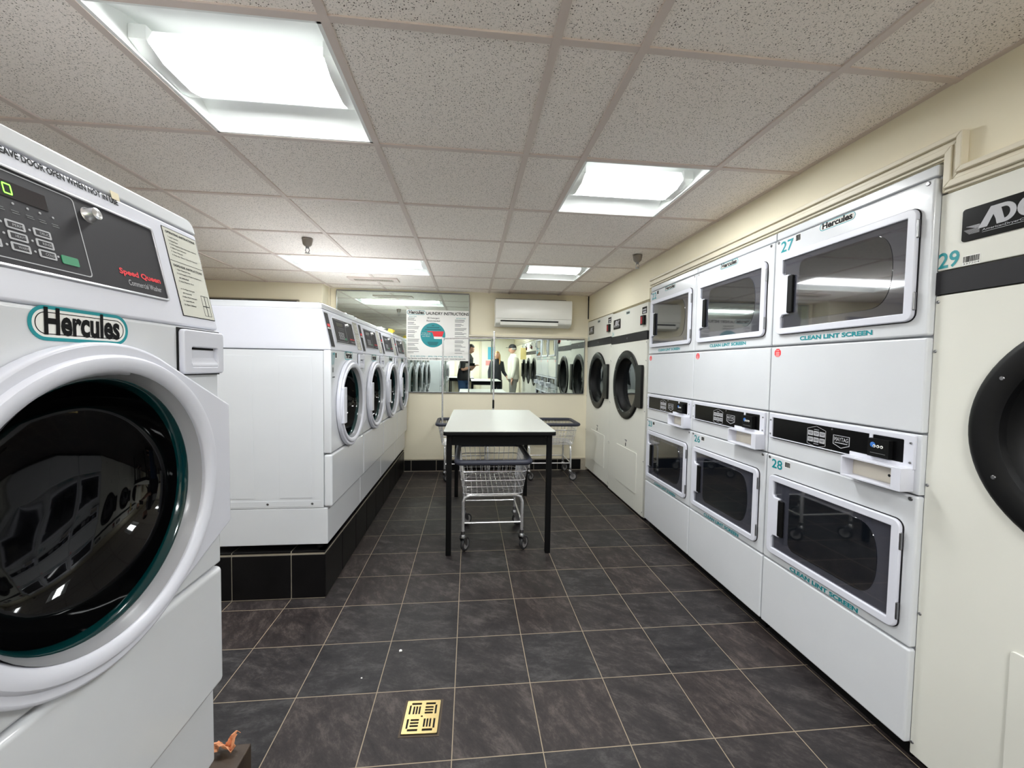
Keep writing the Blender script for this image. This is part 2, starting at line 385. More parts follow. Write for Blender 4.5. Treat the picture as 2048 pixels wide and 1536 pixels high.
# ------------------------------------------------------------------ decals
def pill_logo(g, a0, a1, h0, h1, o, M=None, small=False):
    h = h1 - h0; r = h / 2 * 0.98; t = h * 0.1
    g.m(TEAL); g.holes([rrect(a0, a1, h0, h1, r, 8), rrect(a0 + t, a1 - t, h0 + t, h1 - t, r - t, 8)], 0.0006, o, M=M)
    g.m(WSTICK); g.holes([rrect(a0 + t, a1 - t, h0 + t, h1 - t, r - t, 8)], 0.0003, o, M=M)
    g.m(INK); t2 = h * 0.18; t3 = t2 + h * 0.025
    g.holes([rrect(a0 + t2, a1 - t2, h0 + t2, h1 - t2, r - t2, 8), rrect(a0 + t3, a1 - t3, h0 + t3, h1 - t3, r - t3, 8)], 0.0005, o, M=M)
    g.text('Hercules', a0 + h * 0.42, a1 - h * 0.36, h0 + h * 0.16, h1 - h * 0.04, o + 0.0012, bold=0.035, M=M)
def barcode(g, a0, a1, h0, h1, o, M=None, seed=3, digits=None):
    rnd = random.Random(seed); g.m(WSTICK).slab(a0 - .002, a1 + .002, h0 - .003, h1 + .002, o, o + .0003, M)
    g.m(INK); a = a0; hb = h0 + (h1 - h0) * (0.28 if digits else 0)
    while a < a1:
        wd = (a1 - a0) * rnd.choice((0.025, 0.04, 0.06)); g.slab(a, min(a + wd, a1), hb, h1, o, o + .0006, M); a += wd + (a1 - a0) * rnd.choice((0.02, 0.035))
    if digits: g.text(digits, a0, a1, h0, h0 + (h1 - h0) * .2, o + .0006, M=M)
def screw(g, a, h, o, r=0.006, M=None):
    g.m(STEEL).disc(a, h, o, r, 0.003, 12, M)

# ------------------------------------------------------------------ front-loading washers (stand on plinths, face +X)
SL = 0.22
def console_matrix():                       # flat console frame: X=a, -Y=out, Z=along the slope from the seam
    th = math.atan(SL)
    return Matrix.Translation((0, 0, 1.375)) @ Matrix.Rotation(-th, 4, 'X')
CM = console_matrix(); TS = math.sqrt(1 + SL * SL)
def tz(z): return (z - 1.375) * TS
def make_washer():
    t = thing('front_load_washer', '', 'washing machine')
    Wd = 0.3350
    # cabinet with ribbed sides
    g = G().box(-Wd, Wd, 0.20, 0.80, 0.505, 1.362).box(-Wd, -Wd + .02, 0.04, 0.20, 0.505, 1.362).box(Wd - .02, Wd, 0.04, 0.20, 0.505, 1.362).box(-Wd + .02, Wd - .02, 0.04, 0.20, 0.505, 0.80).box(-Wd + .02, Wd - .02, 0.04, 0.20, 1.30, 1.362)
    for s in (-1, 1):
        x = s * Wd
        for y0, y1 in ((0.10, 0.27), (0.40, 0.60), (0.66, 0.78)):
            g.box(min(x, x + s * 0.0015), max(x, x + s * 0.0015), y0, y1, 0.56, 1.33)
        g.box(min(x, x + s * 0.0012), max(x, x + s * 0.0012), 0.055, 0.79, 0.512, 0.545)
    cab = g.build('cabinet', ENAMEL, t, bevel=0.004)
    g = G()
    for s in (-1, 1):
        for y in (0.10, 0.33): g = G().m(STEEL).lathe([(0.0001, 0.002), (0.006, 0.0015), (0.007, 0)], (0, 0, 0), 10, 'x', Matrix.Translation((s * (Wd + 0.001), y, 0.528)) @ Matrix.Scale(s, 4, (1, 0, 0))); g.build('screw', STEEL, cab)
    G().box(-Wd + .001, Wd - .001, 0.02, 0.80, 0.300, 0.503).build('base', ENAMEL, t, bevel=0.006)
    g = G()
    for a in (-0.28, 0.28):
        for y in (0.08, 0.70): G().lathe([(0.0001, 0.268), (0.02, 0.268), (0.02, 0.302), (0.0001, 0.302)], (a, y, 0), 12, 'z').build('foot', BLACKM, t)
    # upper front panel with the door opening
    g = G().holes([rrect(-Wd, Wd, 0.803, 1.366, 0.006, 3), circ(.010, 1.054, 0.209)], 0.04, -0.04, 0.006)
    g.build('front_panel', ENAMEL, t)
    G().slab(-Wd, Wd, 0.507, 0.797, -0.04, 0.004).build('lower_panel', ENAMEL, t, bevel=0.012, seg=3)
    # console
    prof = [(0.0, 1.372), (SL * (1.587 - 1.375), 1.587), (0.80, 1.587), (0.80, 1.366), (0.0, 1.366)]
    con = G().prism(prof, -Wd, Wd, 'x').build('control_console', SHELLW, t, bevel=0.008, seg=3)
    lid = G().box(-Wd + .010, Wd - .010, 0.062, 0.81, 1.5885, 1.620)
    tl, th_, rc = tz(1.5895), tz(1.6195), .022
    lid.holes([[(-Wd, tl), (Wd, tl)] + [(Wd - rc + rc * cos(R(15 * q)), th_ - rc + rc * sin(R(15 * q))) for q in range(7)] + [(-Wd + rc - rc * sin(R(15 * q)), th_ - rc + rc * cos(R(15 * q))) for q in range(7)]], .016, -.0145, .004, M=CM)
    lid.build('top_lid', ENAMEL, t)
    # dark control insert with silver edge
    fr = G().holes([rrect(-0.215, 0.188, tz(1.412), tz(1.556), 0.006, 3), rrect(-0.211, 0.184, tz(1.416), tz(1.552), 0.005, 3)], 0.004, 0.0, 0.001, M=CM).build('console_frame', SILVER, con)
    g = G().m(GREYP).slab(-0.212, 0.185, tz(1.415), tz(1.553), 0, 0.0015, CM)
    g.m(LIGHTINK).holes([rrect(-0.2, 0.021, tz(1.424), tz(1.549), 0.006, 3), rrect(-0.1985, 0.0195, tz(1.4255), tz(1.5475), 0.005, 3)], 0.0003, 0.0015, M=CM)
    g.m(DISP).slab(-0.15, -0.027, tz(1.511), tz(1.534), 0.0015, 0.0022, CM)
    for a in (-0.115, -0.096, -0.077, -0.058, -0.041, -0.022):
        g.m(LIGHTINK).disc(a, tz(1.504), 0.0015, 0.0018, 0.0006, 10, CM)
        g.m(GREYINK).slab(a - .005, a + .005, tz(1.4935), tz(1.4945), .0015, .0018, CM).slab(a - .004, a + .006, tz(1.4905), tz(1.4915), .0015, .0018, CM)
    keys = [(-0.118, 1.473, 'COLORS'), (-0.082, 1.473, 'PERM'), (-0.046, 1.473, 'DELIC'), (-0.118, 1.458, 'WARM'), (-0.082, 1.458, 'HEAVY'), (-0.046, 1.458, 'RINSE'), (-0.118, 1.443, 'HOT'), (-0.082, 1.443, 'WARM'), (-0.046, 1.443, 'COLD')]
    for a, z, s in keys:
        g.m(LIGHTINK).holes([rrect(a - .0125, a + .0125, tz(z - .0058), tz(z + .0058), .002, 3)], .0006, .0015, M=CM)
        g.m(GREYP).slab(a - .0095, a + .0095, tz(z - .0035), tz(z + .0035), .0021, .0023, CM)
        g.m(LIGHTINK).text(s, a - .004, a + .009, tz(z - .0018), tz(z + .0018), .0025, M=CM)
        g.m(LIGHTINK).disc(a - .0175, tz(z), .0015, .0017, .0006, 10, CM)
    g.m(GREEN).holes([rrect(-.026, .001, tz(1.436), tz(1.449), .002, 3)], .001, .0015, M=CM)
    g.m(LIGHTINK).disc(-.0305, tz(1.4445), .0015, .0017, .0006, 10, CM)
    g.m(RED).text('Speed Queen', .078, .174, tz(1.4415), tz(1.455), .0022, bold=.03, M=CM)
    g.m(LIGHTINK).text('Commercial Washer', .093, .171, tz(1.427), tz(1.437), .0022, M=CM)
    g.build('control_panel', GREYP, con)
    g = G().lathe([(0.0001, 0.018), (0.006, 0.018), (0.0095, 0.016), (0.011, 0.004), (0.013, 0.0015)], (0.043, 0, tz(1.531)), 20, M=CM)
    g.slab(.041, .045, tz(1.5275), tz(1.5345), .018, .0195, CM)
    g.build('key_lock', CHROME, con)
    # card reader strip at the far left
    g = G().m(SILVER).slab(-0.322, -0.262, tz(1.384), tz(1.572), 0, 0.0012, CM); g.m(GREYP).slab(-0.319, -0.265, tz(1.387), tz(1.569), 0.0012, 0.003, CM)
    g.m(RED).slab(-0.312, -0.272, tz(1.495), tz(1.510), .003, .0034, CM)
    g.m(WSTICK).slab(-0.315, -0.269, tz(1.482), tz(1.489), .003, .006, CM); g.m(DARKH).slab(-0.312, -0.272, tz(1.4845), tz(1.4865), .006, .0064, CM)
    g.build('card_reader', GREYP, con)
    # instruction plate
    g = G().m(INK).slab(0.221, 0.329, tz(1.388), tz(1.575), 0, .0006, CM); g.m(STICK).slab(.2225, .3275, tz(1.3895), tz(1.5735), .0006, .0009, CM)
    g.m(INK).text('OPERATING INSTRUCTIONS', .229, .321, tz(1.563), tz(1.568), .0013, bold=.03, M=CM)
    L1 = ['1. Load Laundry', '2. Close Door', '3. Add Supplies (See Instructions Below)', '4. Make Cycle Selection', '5. Insert Payment', '6. Press Start (Door Cannot Be Opened)']
    for i, s in enumerate(L1): g.text(s, .233, .233 + .0021 * len(s), tz(1.5535 - .0075 * i), tz(1.557 - .0075 * i), .0013, bold=.025, M=CM)
    g.slab(.2235, .3265, tz(1.5045), tz(1.5055), .0009, .0011, CM)
    g.text('DISPENSER INSTRUCTIONS', .229, .321, tz(1.493), tz(1.498), .0013, bold=.02, M=CM)
    L2 = ['1. Open Dispenser Door', '2. Load Supplies in Proper Compartment', '    as indicated', '3. Close Dispenser Door', '', 'A. Pre-Wash Detergent', '   (If Desired)', 'B. Main Wash Detergent', 'C. Liquid Bleach', 'D. Fabric Softener']
    for i, s in enumerate(L2):
        if s: g.text(s.strip(), .233 + .004 * (s[0] == ' '), .233 + .0021 * len(s), tz(1.4855 - .0082 * i), tz(1.489 - .0082 * i), .0013, bold=.025, M=CM)
    for a0, a1, z0, z1 in ((.296, .308, 1.418, 1.442), (.308, .320, 1.418, 1.442), (.296, .308, 1.396, 1.418), (.308, .320, 1.396, 1.418)):
        g.holes([[(a0, tz(z0)), (a1, tz(z0)), (a1, tz(z1)), (a0, tz(z1))], [(a0 + .0008, tz(z0 + .0008)), (a1 - .0008, tz(z0 + .0008)), (a1 - .0008, tz(z1 - .0008)), (a0 + .0008, tz(z1 - .0008))]], .0003, .0009, M=CM)
    g.build('instruction_plate', STICK, con)
    # door: flange with a flat hinge side, ring, gasket, dark glass, grip
    ang = [R(62 + (305 - 62) * i / 60) for i in range(61)]
    outl = [(.010 + 0.266 * cos(a), 1.054 + 0.266 * sin(a)) for a in ang] + [(0.338, 0.905), (0.338, 1.19)]
    door = G().holes([outl, circ(.010, 1.054, 0.235)], 0.022, 0.001, 0.005).build('door', SHELLW, t)
    G().lathe([(0.249, 0.016), (0.2475, 0.025), (0.2435, 0.0305), (0.2375, 0.032), (0.229, 0.0305), (0.2215, 0.027), (0.2165, 0.019), (0.212, 0.006), (0.210, -0.02), (0.23, -0.02), (0.246, 0.0)], (0, 0, 0), 80, closed=True, M=Matrix.Translation((.015, 0, 1.053)) @ Matrix.Scale(1.055, 4, (1, 0, 0))).build('door_ring', SHELLW, door)
    G().lathe([(0.2195, 0.024), (0.213, 0.012), (0.2085, 0.003), (0.207, -0.014), (0.214, -0.014)], (.010, 0, 1.054), 72).build('inner_ring', GASKET, door)
    G().lathe([(0.2085, 0.003), (0.2065, 0.003), (0.2035, 0.000), (0.200, -0.014)], (.010, 0, 1.054), 72).build('glass_edge', TEALE, door)
    bowl = [(0.2025, -0.004), (0.199, -0.022), (0.188, -0.052), (0.168, -0.080), (0.135, -0.100), (0.09, -0.112), (0.045, -0.117), (0.0001, -0.118)]
    G().lathe(bowl, (.010, 0, 1.054), 72).build('door_glass', DOORGLASS, door)
    g = G().prism([(-0.228, 0.95), (-0.176, 0.95), (-0.176, 1.158), (-0.228, 1.158), (-0.238, 1.054)], -0.040, -0.022, 'y')
    g.build('door_handle', SHELLW, door, bevel=0.004)
    # dispenser drawer
    dr = G().m(DARKH).slab(.194, .337, 1.262, 1.362, 0, .0012).build('detergent_drawer', DARKH, t)
    g = G().holes([rrect(.197, .3345, 1.265, 1.359, .008, 4), rrect(.222, .312, 1.281, 1.322, .004, 3)], .012, .0012, .003); g.slab(.215, .318, 1.275, 1.328, .0, .003)
    g.prism([(-.003, 1.281), (-.0125, 1.281), (-.0125, 1.287), (-.004, 1.3)], .222, .312, 'x')
    g.build('drawer_front', SHELLW, dr)
    G().slab(.226, .308, 1.3175, 1.322, .003, .0045).build('finger_slot', DARKH, dr)
    g = G(); pill_logo(g, -.092, .073, 1.318, 1.368, .0005); g.build('logo_decal', TEAL, t)
    return t

ROW = 'front load washers in the back row'
NROW = 'front load washers in the near row'
near = make_washer(); near.location = (-0.60, 0.7185, 0); near.rotation_euler.z = pi / 2
near['label'] = 'nearest white front load washer with lit green display and big black door at left'; near['group'] = NROW
first = copy_tree(near); first.location = (-0.745, 2.6425, 0)
first['label'] = 'white washer 17 at the open end of the back row, its ribbed side showing'; first['group'] = ROW
names = ['white washer second in the back row, next to washer 17', 'white washer third in the back row, one before the wall', 'white washer nearest the back wall, just left of the instructions sign']
for i, nm in enumerate(names):
    c = copy_tree(near); c.location = (-0.745, 2.6425 + 0.679 * (i + 1), 0); c['label'] = nm; c['group'] = ROW
for i in range(3):
    c = copy_tree(near); c.location = (-0.60, 0.7185 - 0.685 * (i + 1), 0); c['group'] = NROW
    c['label'] = ['white washer beside the photographer, seen only in the mirror', 'white washer second behind the photographer in the mirror', 'white washer last of the near row in the mirror'][i]
# extras only the nearest one shows
g = G(); g.m(INK).text('LEAVE DOOR OPEN WHEN NOT IN USE', -.080, .117, tz(1.5738), tz(1.5842), .001, bold=.03, M=CM)
g.m(mat('masking_tape', (222, 210, 180), .7)).slab(.103, .120, tz(1.582), tz(1.596), .0025, .0032, CM)
g.build('door_notice', INK, near)
g = G().m(LED)
for z0, z1, a0, a1 in ((1.5155, 1.517, -.085, -.075), (1.5285, 1.530, -.085, -.075), (1.517, 1.5285, -.0855, -.0843), (1.517, 1.5285, -.0757, -.0745)): g.slab(a0, a1, tz(z0), tz(z1), .0022, .0026, CM)
g.build('display_digit', LED, near)
g = G().m(TEAL).text('17', -.318, -.272, 1.285, 1.353, .0008, bold=.02); barcode(g, -.262, -.242, 1.325, 1.353, .0005); g.m(GREYINK).slab(-.312, -.292, 1.245, 1.272, .0004, .0007)
g.m(INK).slab(-.308, -.298, 1.214, 1.222, .0004, .0007).slab(-.294, -.27, 1.216, 1.221, .0004, .0007)
g.build('number_decal', TEAL, first)

# ------------------------------------------------------------------ stacked dryers (built into the right wall, face -X)
def make_stack():
    t = thing('stacked_dryer', '', 'dryer')
    Wd = 0.3395
    G().box(-Wd + .002, Wd - .002, 0.03, 0.75, 0.055, 1.945).build('cabinet', ENAMEL, t, bevel=0.003)
    G().box(-Wd + .01, Wd - .01, 0.045, 0.74, 0.0, 0.055).build('toe_kick', BLACKM, t)
    G().slab(-Wd, Wd, 1.912, 1.947, -.03, -.006).build('top_cap', ENAMEL, t, bevel=0.005)
    G().slab(-Wd, Wd, 1.096, 1.404, -.03, .0).build('access_panel', ENAMEL, t, bevel=0.006, seg=3)
    G().slab(-Wd, Wd, 0.06, 0.378, -.03, .0).build('lower_panel', ENAMEL, t, bevel=0.008, seg=3)
    for k, (z0, z1, dz0, dz1) in enumerate(((1.410, 1.906, 1.460, 1.828), (0.384, 0.888, 0.424, 0.797))):
        fp = G().slab(-Wd, Wd, z0, z1, -.03, 0).build('door_surround', ENAMEL, t, bevel=0.008, seg=3)
        A = 0.302
        G().holes([rrect(-A - .0025, A + .0025, dz0 - .0025, dz1 + .0025, .03)], .0015, .0002).build('door_gap', CHAR, fp)
        ha, hb = (dz0 + dz1) / 2 - 0.095, (dz0 + dz1) / 2 + 0.085
        # window opening with a notch on the left for the pull
        gl = [(-.272, dz0 + .028), (.272, dz0 + .028), (.272, dz1 - .028), (-.272, dz1 - .028), (-.272, hb + .012), (-.262, hb), (-.232, hb), (-.232, ha), (-.262, ha), (-.272, ha - .012)]
        dr = G().holes([rrect(-A, A, dz0, dz1, .027), gl], .014, .0015, .004).build('door', SHELLW, t)
        G().slab(-.29, .29, dz0 + .015, dz1 - .015, .0015, .006).build('door_pane', SMOKE, dr)
        zm, hh_ = (dz0 + dz1) / 2 + .004, (dz1 - dz0) / 2 - .054
        win = [(.125 + .100 * max(0, cos(R(a))) ** .62, zm + hh_ * math.copysign(abs(sin(R(a))) ** .9, a)) for a in range(-90, 91, 9)] + [(-.150 + .030 * cos(R(a)), zm + hh_ - .030 + .030 * sin(R(a))) for a in range(90, 181, 15)] + [(-.145 + .035 * cos(R(a)), zm - hh_ + .035 + .035 * sin(R(a))) for a in range(180, 271, 15)]
        G().holes([win], .0015, .006).build('inner_window', SMOKE2, dr)
        G().slab(-.236, -.206, ha + .006, hb - .006, .006, .018).build('pull_handle', BLACKM, dr, bevel=.004)
        hz = (dz1 - .07, dz0 + .065)
        for z in hz:
            G().slab(A - .003, A + .004, z - .030, z + .030, .004, .0145).build('hinge', STEEL, dr, bevel=.003)
        g = G().m(TEAL).text('CLEAN LINT SCREEN', -.168, .160, dz0 - (.034 if k == 0 else .033), dz0 - (.016 if k == 0 else .015), .0012, bold=.04)
        g.build('lint_decal', TEAL, fp)
        for a in (-.318, .318): g = G(); screw(g, a, z1 - .012, 0.0, .007); g.build('screw', STEEL, fp)
    # control section
    g = G().slab(-Wd, Wd, .893, 1.090, -.03, -.004)
    cs = g.build('control_section', ENAMEL, t, bevel=.003)
    g = G().holes([rrect(-.325, .326, .972, 1.086, .005, 3), [(-.306, 1.068), (-.306, .962 + .014), (.098, .976), (.098, .990), (.172, .990), (.172, 1.068)], rrect(.186, .292, .990, 1.068, .003, 2)], .010, -.004, .002)
    g.build('control_frame', SHELLW, cs)
    g = G().m(BLACK).slab(-.306, .174, .968, 1.070, -.004, .000)
    g.m(LIGHTINK)
    hx = [(-.060, 1.062), (-.014, 1.048), (-.014, .984), (-.060, .968 + .004), (-.106, .984), (-.106, 1.048)]
    hi = [(-.060 + (x + .060) * .965, 1.017 + (y - 1.017) * .965) for x, y in hx]
    g.holes([hx, hi], .0004, .0)
    for r_, z in enumerate((1.030, 1.003)):
        for c_ in range(3): g.holes([rrect(-.102 + .029 * c_, -.076 + .029 * c_, z - .010, z + .010, .002, 2)], .0004, .0)
    g.m(INK)
    for r_, z in enumerate((1.030, 1.003)):
        for c_ in range(3):
            g.slab(-.099 + .029 * c_, -.079 + .029 * c_, z + .002, z + .004, .0004, .0008); g.slab(-.097 + .029 * c_, -.081 + .029 * c_, z - .003, z - .001, .0004, .0008)
    g.m(LIGHTINK).slab(-.072, -.048, 1.0455, 1.0475, 0, .0004).slab(-.072, -.048, .9855, .9875, 0, .0004)
    sh = [(.020, 1.040), (.092, 1.040), (.092, 1.004), (.056, .990), (.020, 1.004)]
    g.holes([sh, [(.056 + (x - .056) * .93, 1.02 + (y - 1.02) * .9) for x, y in sh]], .0006, .0)
    g.text('MAYTAG', .026, .086, 1.017, 1.033, .0006, bold=.01); g.slab(.028, .084, 1.009, 1.012, 0, .0006)
    g.m(STEEL).disc(.045 - .03, 1.060, 0, .004, .003, 10).disc(.015, .974, 0, .004, .003, 10)
    g.build('control_panel', BLACK, cs)
    g = G().m(BLACK).slab(.180, .294, .986, 1.070, -.004, .004); g.m(BLACKM).slab(.181, .256, .992, 1.056, .004, .020)
    g.m(mat('blue_card_logo', (50, 110, 190), .4)).disc(.200, 1.034, .020, .0095, .0008, 16)
    g.m(WSTICK)
    for a in (.206, .219, .232): g.disc(a, 1.030, .0202, .0052, .0012, 14)
    g.m(INK)
    for a in (.206, .219, .232): g.disc(a, 1.030, .0212, .0026, .0006, 10)
    g.m(GREYINK).slab(.192, .245, 1.005, 1.0065, .020, .0206)
    g.build('card_reader', BLACK, cs)
    ct = G().holes([rrect(.104, .322, .900, .978, .003, 2), rrect(.110, .290, .907, .971, .002, 2)], .050, -.004, .001)
    ct = ct.build('coin_tray', SHELLW, t)
    g = G().m(BEIGE).slab(.110, .290, .907, .971, -.004, -.001); g.m(DARKH).disc(.245, .934, -.001, .005, .001, 12)
    g.build('tray_back', BEIGE, ct)
    g = G(); g.m(STEEL).disc(.084, .928, -.004, .009, .005, 16); g.m(DARKH).slab(.082, .086, .924, .932, .001, .0015); g.build('key_lock', STEEL, cs)
    for a, z in ((-.315, 1.056), (-.315, .99), (.315, 1.060), (.315, .995)): g = G(); screw(g, a, z, .006, .004); g.build('screw', STEEL, cs)
    g = G(); pill_logo(g, -.090, .070, 1.872, 1.904, .0004); g.build('logo_decal', TEAL, t)
    g = G().m(RED).holes([[(-.296 + .021 * cos(R(22.5 + 45 * i)), 1.375 + .021 * sin(R(22.5 + 45 * i))) for i in range(8)]], .0005, .0004)
    g.m(WSTICK).text('STOP', -.305, -.287, 1.383, 1.389, .0011)
    for i in range(5): g.slab(-.307, -.285, 1.377 - .005 * i, 1.3785 - .005 * i, .0009, .0011)
    g.build('stop_sticker', RED, t)
    return t
XS = 1.45
st = make_stack(); st.rotation_euler.z = -pi / 2; st.location = (XS, 1.5095, 0); st['group'] = 'stacked dryers'
st['label'] = 'nearest stacked white dryer, numbered 27 above and 28 below, right side'
stacks = [st]
for i, lb in enumerate(('middle stacked white dryer with number 26 between its two doors', 'farthest stacked white dryer, numbered 22 above and 23 below')):
    c = copy_tree(st); c.location = (XS, 1.5095 + .684 * (i + 1), 0); c['label'] = lb; stacks.append(c)
for o, up, lo in zip(stacks, ('27', None, '22'), ('28', '26', '23')):
    g = G()
    if up: g.m(TEAL).text(up, -.303, -.228, 1.842, 1.893, .0008, bold=.015); barcode(g, -.216, -.190, 1.872, 1.898, .0004, seed=5)
    g.m(TEAL).text(lo, -.303, -.238, .828, .871, .0008, bold=.015); barcode(g, -.222, -.192, .850, .872, .0004, seed=8)
    g.build('number_decal', TEAL, o)

# ------------------------------------------------------------------ large round-door dryers
def adc_glyphs(g, a0, h0, sx, sy, o):
    def P(l): return [(a0 + x * sx, h0 + y * sy) for x, y in l]
    g.m(LIGHTINK)
    def arc(cx, cy, rx, ry, d0, d1, n=14): return [(cx + rx * cos(R(d0 + (d1 - d0) * i / n)), cy + ry * sin(R(d0 + (d1 - d0) * i / n))) for i in range(n + 1)]
    g.holes([P([(.24, .30), (.36, .30), (.44, .62), (.475, .45), (.49, .30), (.60, .30), (.52, .86), (.40, .86)])], .0012, o)
    g.holes([P([(.545, .30)] + arc(.58, .58, .15, .28, -90, 90) + [(.515, .86), (.52, .75)] + arc(.58, .58, .075, .17, 90, -90) + [(.545, .41)])], .0012, o)
    g.holes([P(arc(.89, .58, .15, .28, 62, 298) + arc(.89, .58, .075, .17, 298, 62))], .0012, o)
    for i in range(7):
        g.holes([P([(.04 + .012 * i, .34 - .014 * i * 1.6), (.26, .34 - .014 * i * 1.6), (.26, .332 - .014 * i * 1.6), (.04 + .012 * i, .332 - .014 * i * 1.6)])], .001, o)
        g.holes([P([(.07 + .02 * i, .44 - .014 * i), (.26, .44 - .014 * i), (.26, .432 - .014 * i), (.07 + .02 * i, .432 - .014 * i)])], .001, o)
    g.slab(a0 + .3 * sx, a0 + .97 * sx, h0 + .16 * sy, h0 + .17 * sy, o, o + .001)
    g.text('AmericanDryerCorp.', a0 + .3 * sx, a0 + .95 * sx, h0 + .185 * sy, h0 + .265 * sy, o + .001, bold=.01)
def make_adc():
    t = thing('round_door_dryer', '', 'dryer')
    Wd = 0.434
    W2 = Wd - .002; G().box(-W2, W2, 0.25, 0.92, 0.02, 1.845).box(-W2, -W2 + .03, .015, .25, .02, 1.845).box(W2 - .03, W2, .015, .25, .02, 1.845).box(-W2 + .03, W2 - .03, .015, .25, 1.45, 1.845).box(-W2 + .03, W2 - .03, .015, .25, .02, .80).build('cabinet', ADCW, t, bevel=.003)
    G().box(-Wd + .01, Wd - .01, 0.03, 0.9, 0.0, 0.02).build('toe_kick', BLACKM, t)
    hd = G().slab(-Wd, Wd, 1.612, 1.848, -.015, .0).build('header_panel', ADCW, t, bevel=.003)
    b = G().m(CHAR).slab(-Wd, Wd, 1.538, 1.608, -.015, .002); screw(b, 0, 1.573, .002, .009); b.build('charcoal_band', CHAR, t, bevel=.0)
    fp = G().holes([rrect(-Wd, Wd, .03, 1.534, .003, 2), circ(0, 1.137, .262)], .015, -.015, .002).build('front_panel', ADCW, t)
    for z in (1.515, 1.36, .93, .505, .07):
        for a in (-.427, .427): g = G(); screw(g, a, z, 0.0, .005); g.build('screw', STEEL, fp)
    dr = G().lathe([(.323, .001), (.323, .008), (.316, .014), (.306, .016), (.262, .016), (.251, .010), (.247, -.008), (.245, -.02), (.30, -.004)], (0, 0, 1.137), 80, closed=True).build('door_ring', RINGB, t)
    G().lathe([(.248, -.006), (.240, -.024), (.220, -.050), (.205, -.056), (.198, -.075), (.0001, -.075)], (0, 0, 1.137), 72).build('door_bowl', BLACKM, dr)
    G().lathe([(.0001, -.048), (.212, -.050)], (0, 0, 1.137), 72).build('door_glass', mat('tinted_dryer_glass', (16, 18, 20), 0.03, ior=2.3), dr)
    G().prism([(.275, .952), (.386, .952), (.394, .965), (.394, 1.309), (.386, 1.322), (.275, 1.322)], -.026, -.002, 'y').build('hinge_plate', RINGB, dr, bevel=.004)
    for an in (150, 180 + 28, 60, 120, 240, 300): G().disc(.285 * cos(R(an)), 1.137 + .285 * sin(R(an)), .016, .006, .003, 10).build('rivet', STEEL, dr)
    g = G().m(BLACK).holes([rrect(-.372, -.182, 1.684, 1.780, .008, 4)], .004, .0, .001); adc_glyphs(g, -.372, 1.684, .170, .096, .004)
    g.build('maker_badge', BLACK, hd)
    g = G(); pill_logo(g, -.04, .045, 1.800, 1.825, .0004); g.build('logo_decal', TEAL, hd)
    g = G().m(BLACK).slab(.325, .415, 1.757, 1.815, 0, .002); g.m(LIGHTINK).slab(.335, .405, 1.787, 1.797, .002, .0024).slab(.345, .372, 1.762, 1.778, .002, .0024).slab(.378, .402, 1.762, 1.778, .002, .0024)
    g.build('program_display', BLACK, hd)
    g = G().m(BLACK).slab(.335, .402, 1.662, 1.742, 0, .022); g.m(mat('dark_red_plastic', (160, 24, 40), .4)).slab(.345, .374, 1.672, 1.732, .022, .024); g.m(RED).disc(.312, 1.703, 0, .022, .001, 16)
    g.build('card_reader', BLACK, hd, bevel=.0)
    lp = G().holes([rrect(-.2, .29, .185, .545, .01, 3)], .006, .0, .002).build('lint_door', ADCW, t)
    g = G().m(DARKH).slab(.02, .034, .560, .592, 0, .002); g.m(GREYINK).slab(.005, .055, .612, .622, 0, .0006).slab(.03, .045, .600, .612, 0, .0006)
    g.build('lock_slot', DARKH, fp)
    return t
XA = 1.471
ad = make_adc(); ad.rotation_euler.z = -pi / 2; ad.location = (XA, 0.7345, 0); ad['group'] = 'large round-door dryers'
ad['label'] = 'large off-white dryer numbered 29 cut by the right edge, black round door'
adcs = [ad]
for y, lb in ((3.735, 'off-white round-door dryer 24 next to the stacked dryers'), (4.604, 'off-white round-door dryer in the far right corner'),
              (-.137, 'round-door dryer next behind number 29, seen only in the mirror'), (-1.007, 'round-door dryer last in the row, farthest in the mirror')):
    c = copy_tree(ad); c.location = (XA, y, 0.012 if y > 4 else 0); c['label'] = lb; c['group'] = 'large round-door dryers'; adcs.append(c)
g = G().m(TEAL).text('29', -.432, -.376, 1.617, 1.667, .0008, bold=.02); barcode(g, -.366, -.326, 1.616, 1.640, .0004, seed=2, digits='337204'); g.build('number_decal', TEAL, ad)
for o, s in ((adcs[1], '24'), (adcs[2], '25')):
    g = G().m(mat('faded_teal', (130, 180, 185), .5)).text(s, -.42, -.36, 1.618, 1.66, .0008, bold=.0); g.build('number_decal', TEAL, o)
g = G().m(mat('rust', (92, 58, 40), .8, var=.4, scale=40)).holes([[(-.205, .178), (-.19, .172), (-.165, .190), (-.15, .180), (-.168, .166), (-.19, .16)]], .0006, .0062)
g.build('rust_spot', INK, [c for c in ad.children if c.name.startswith('lint_door')][0])

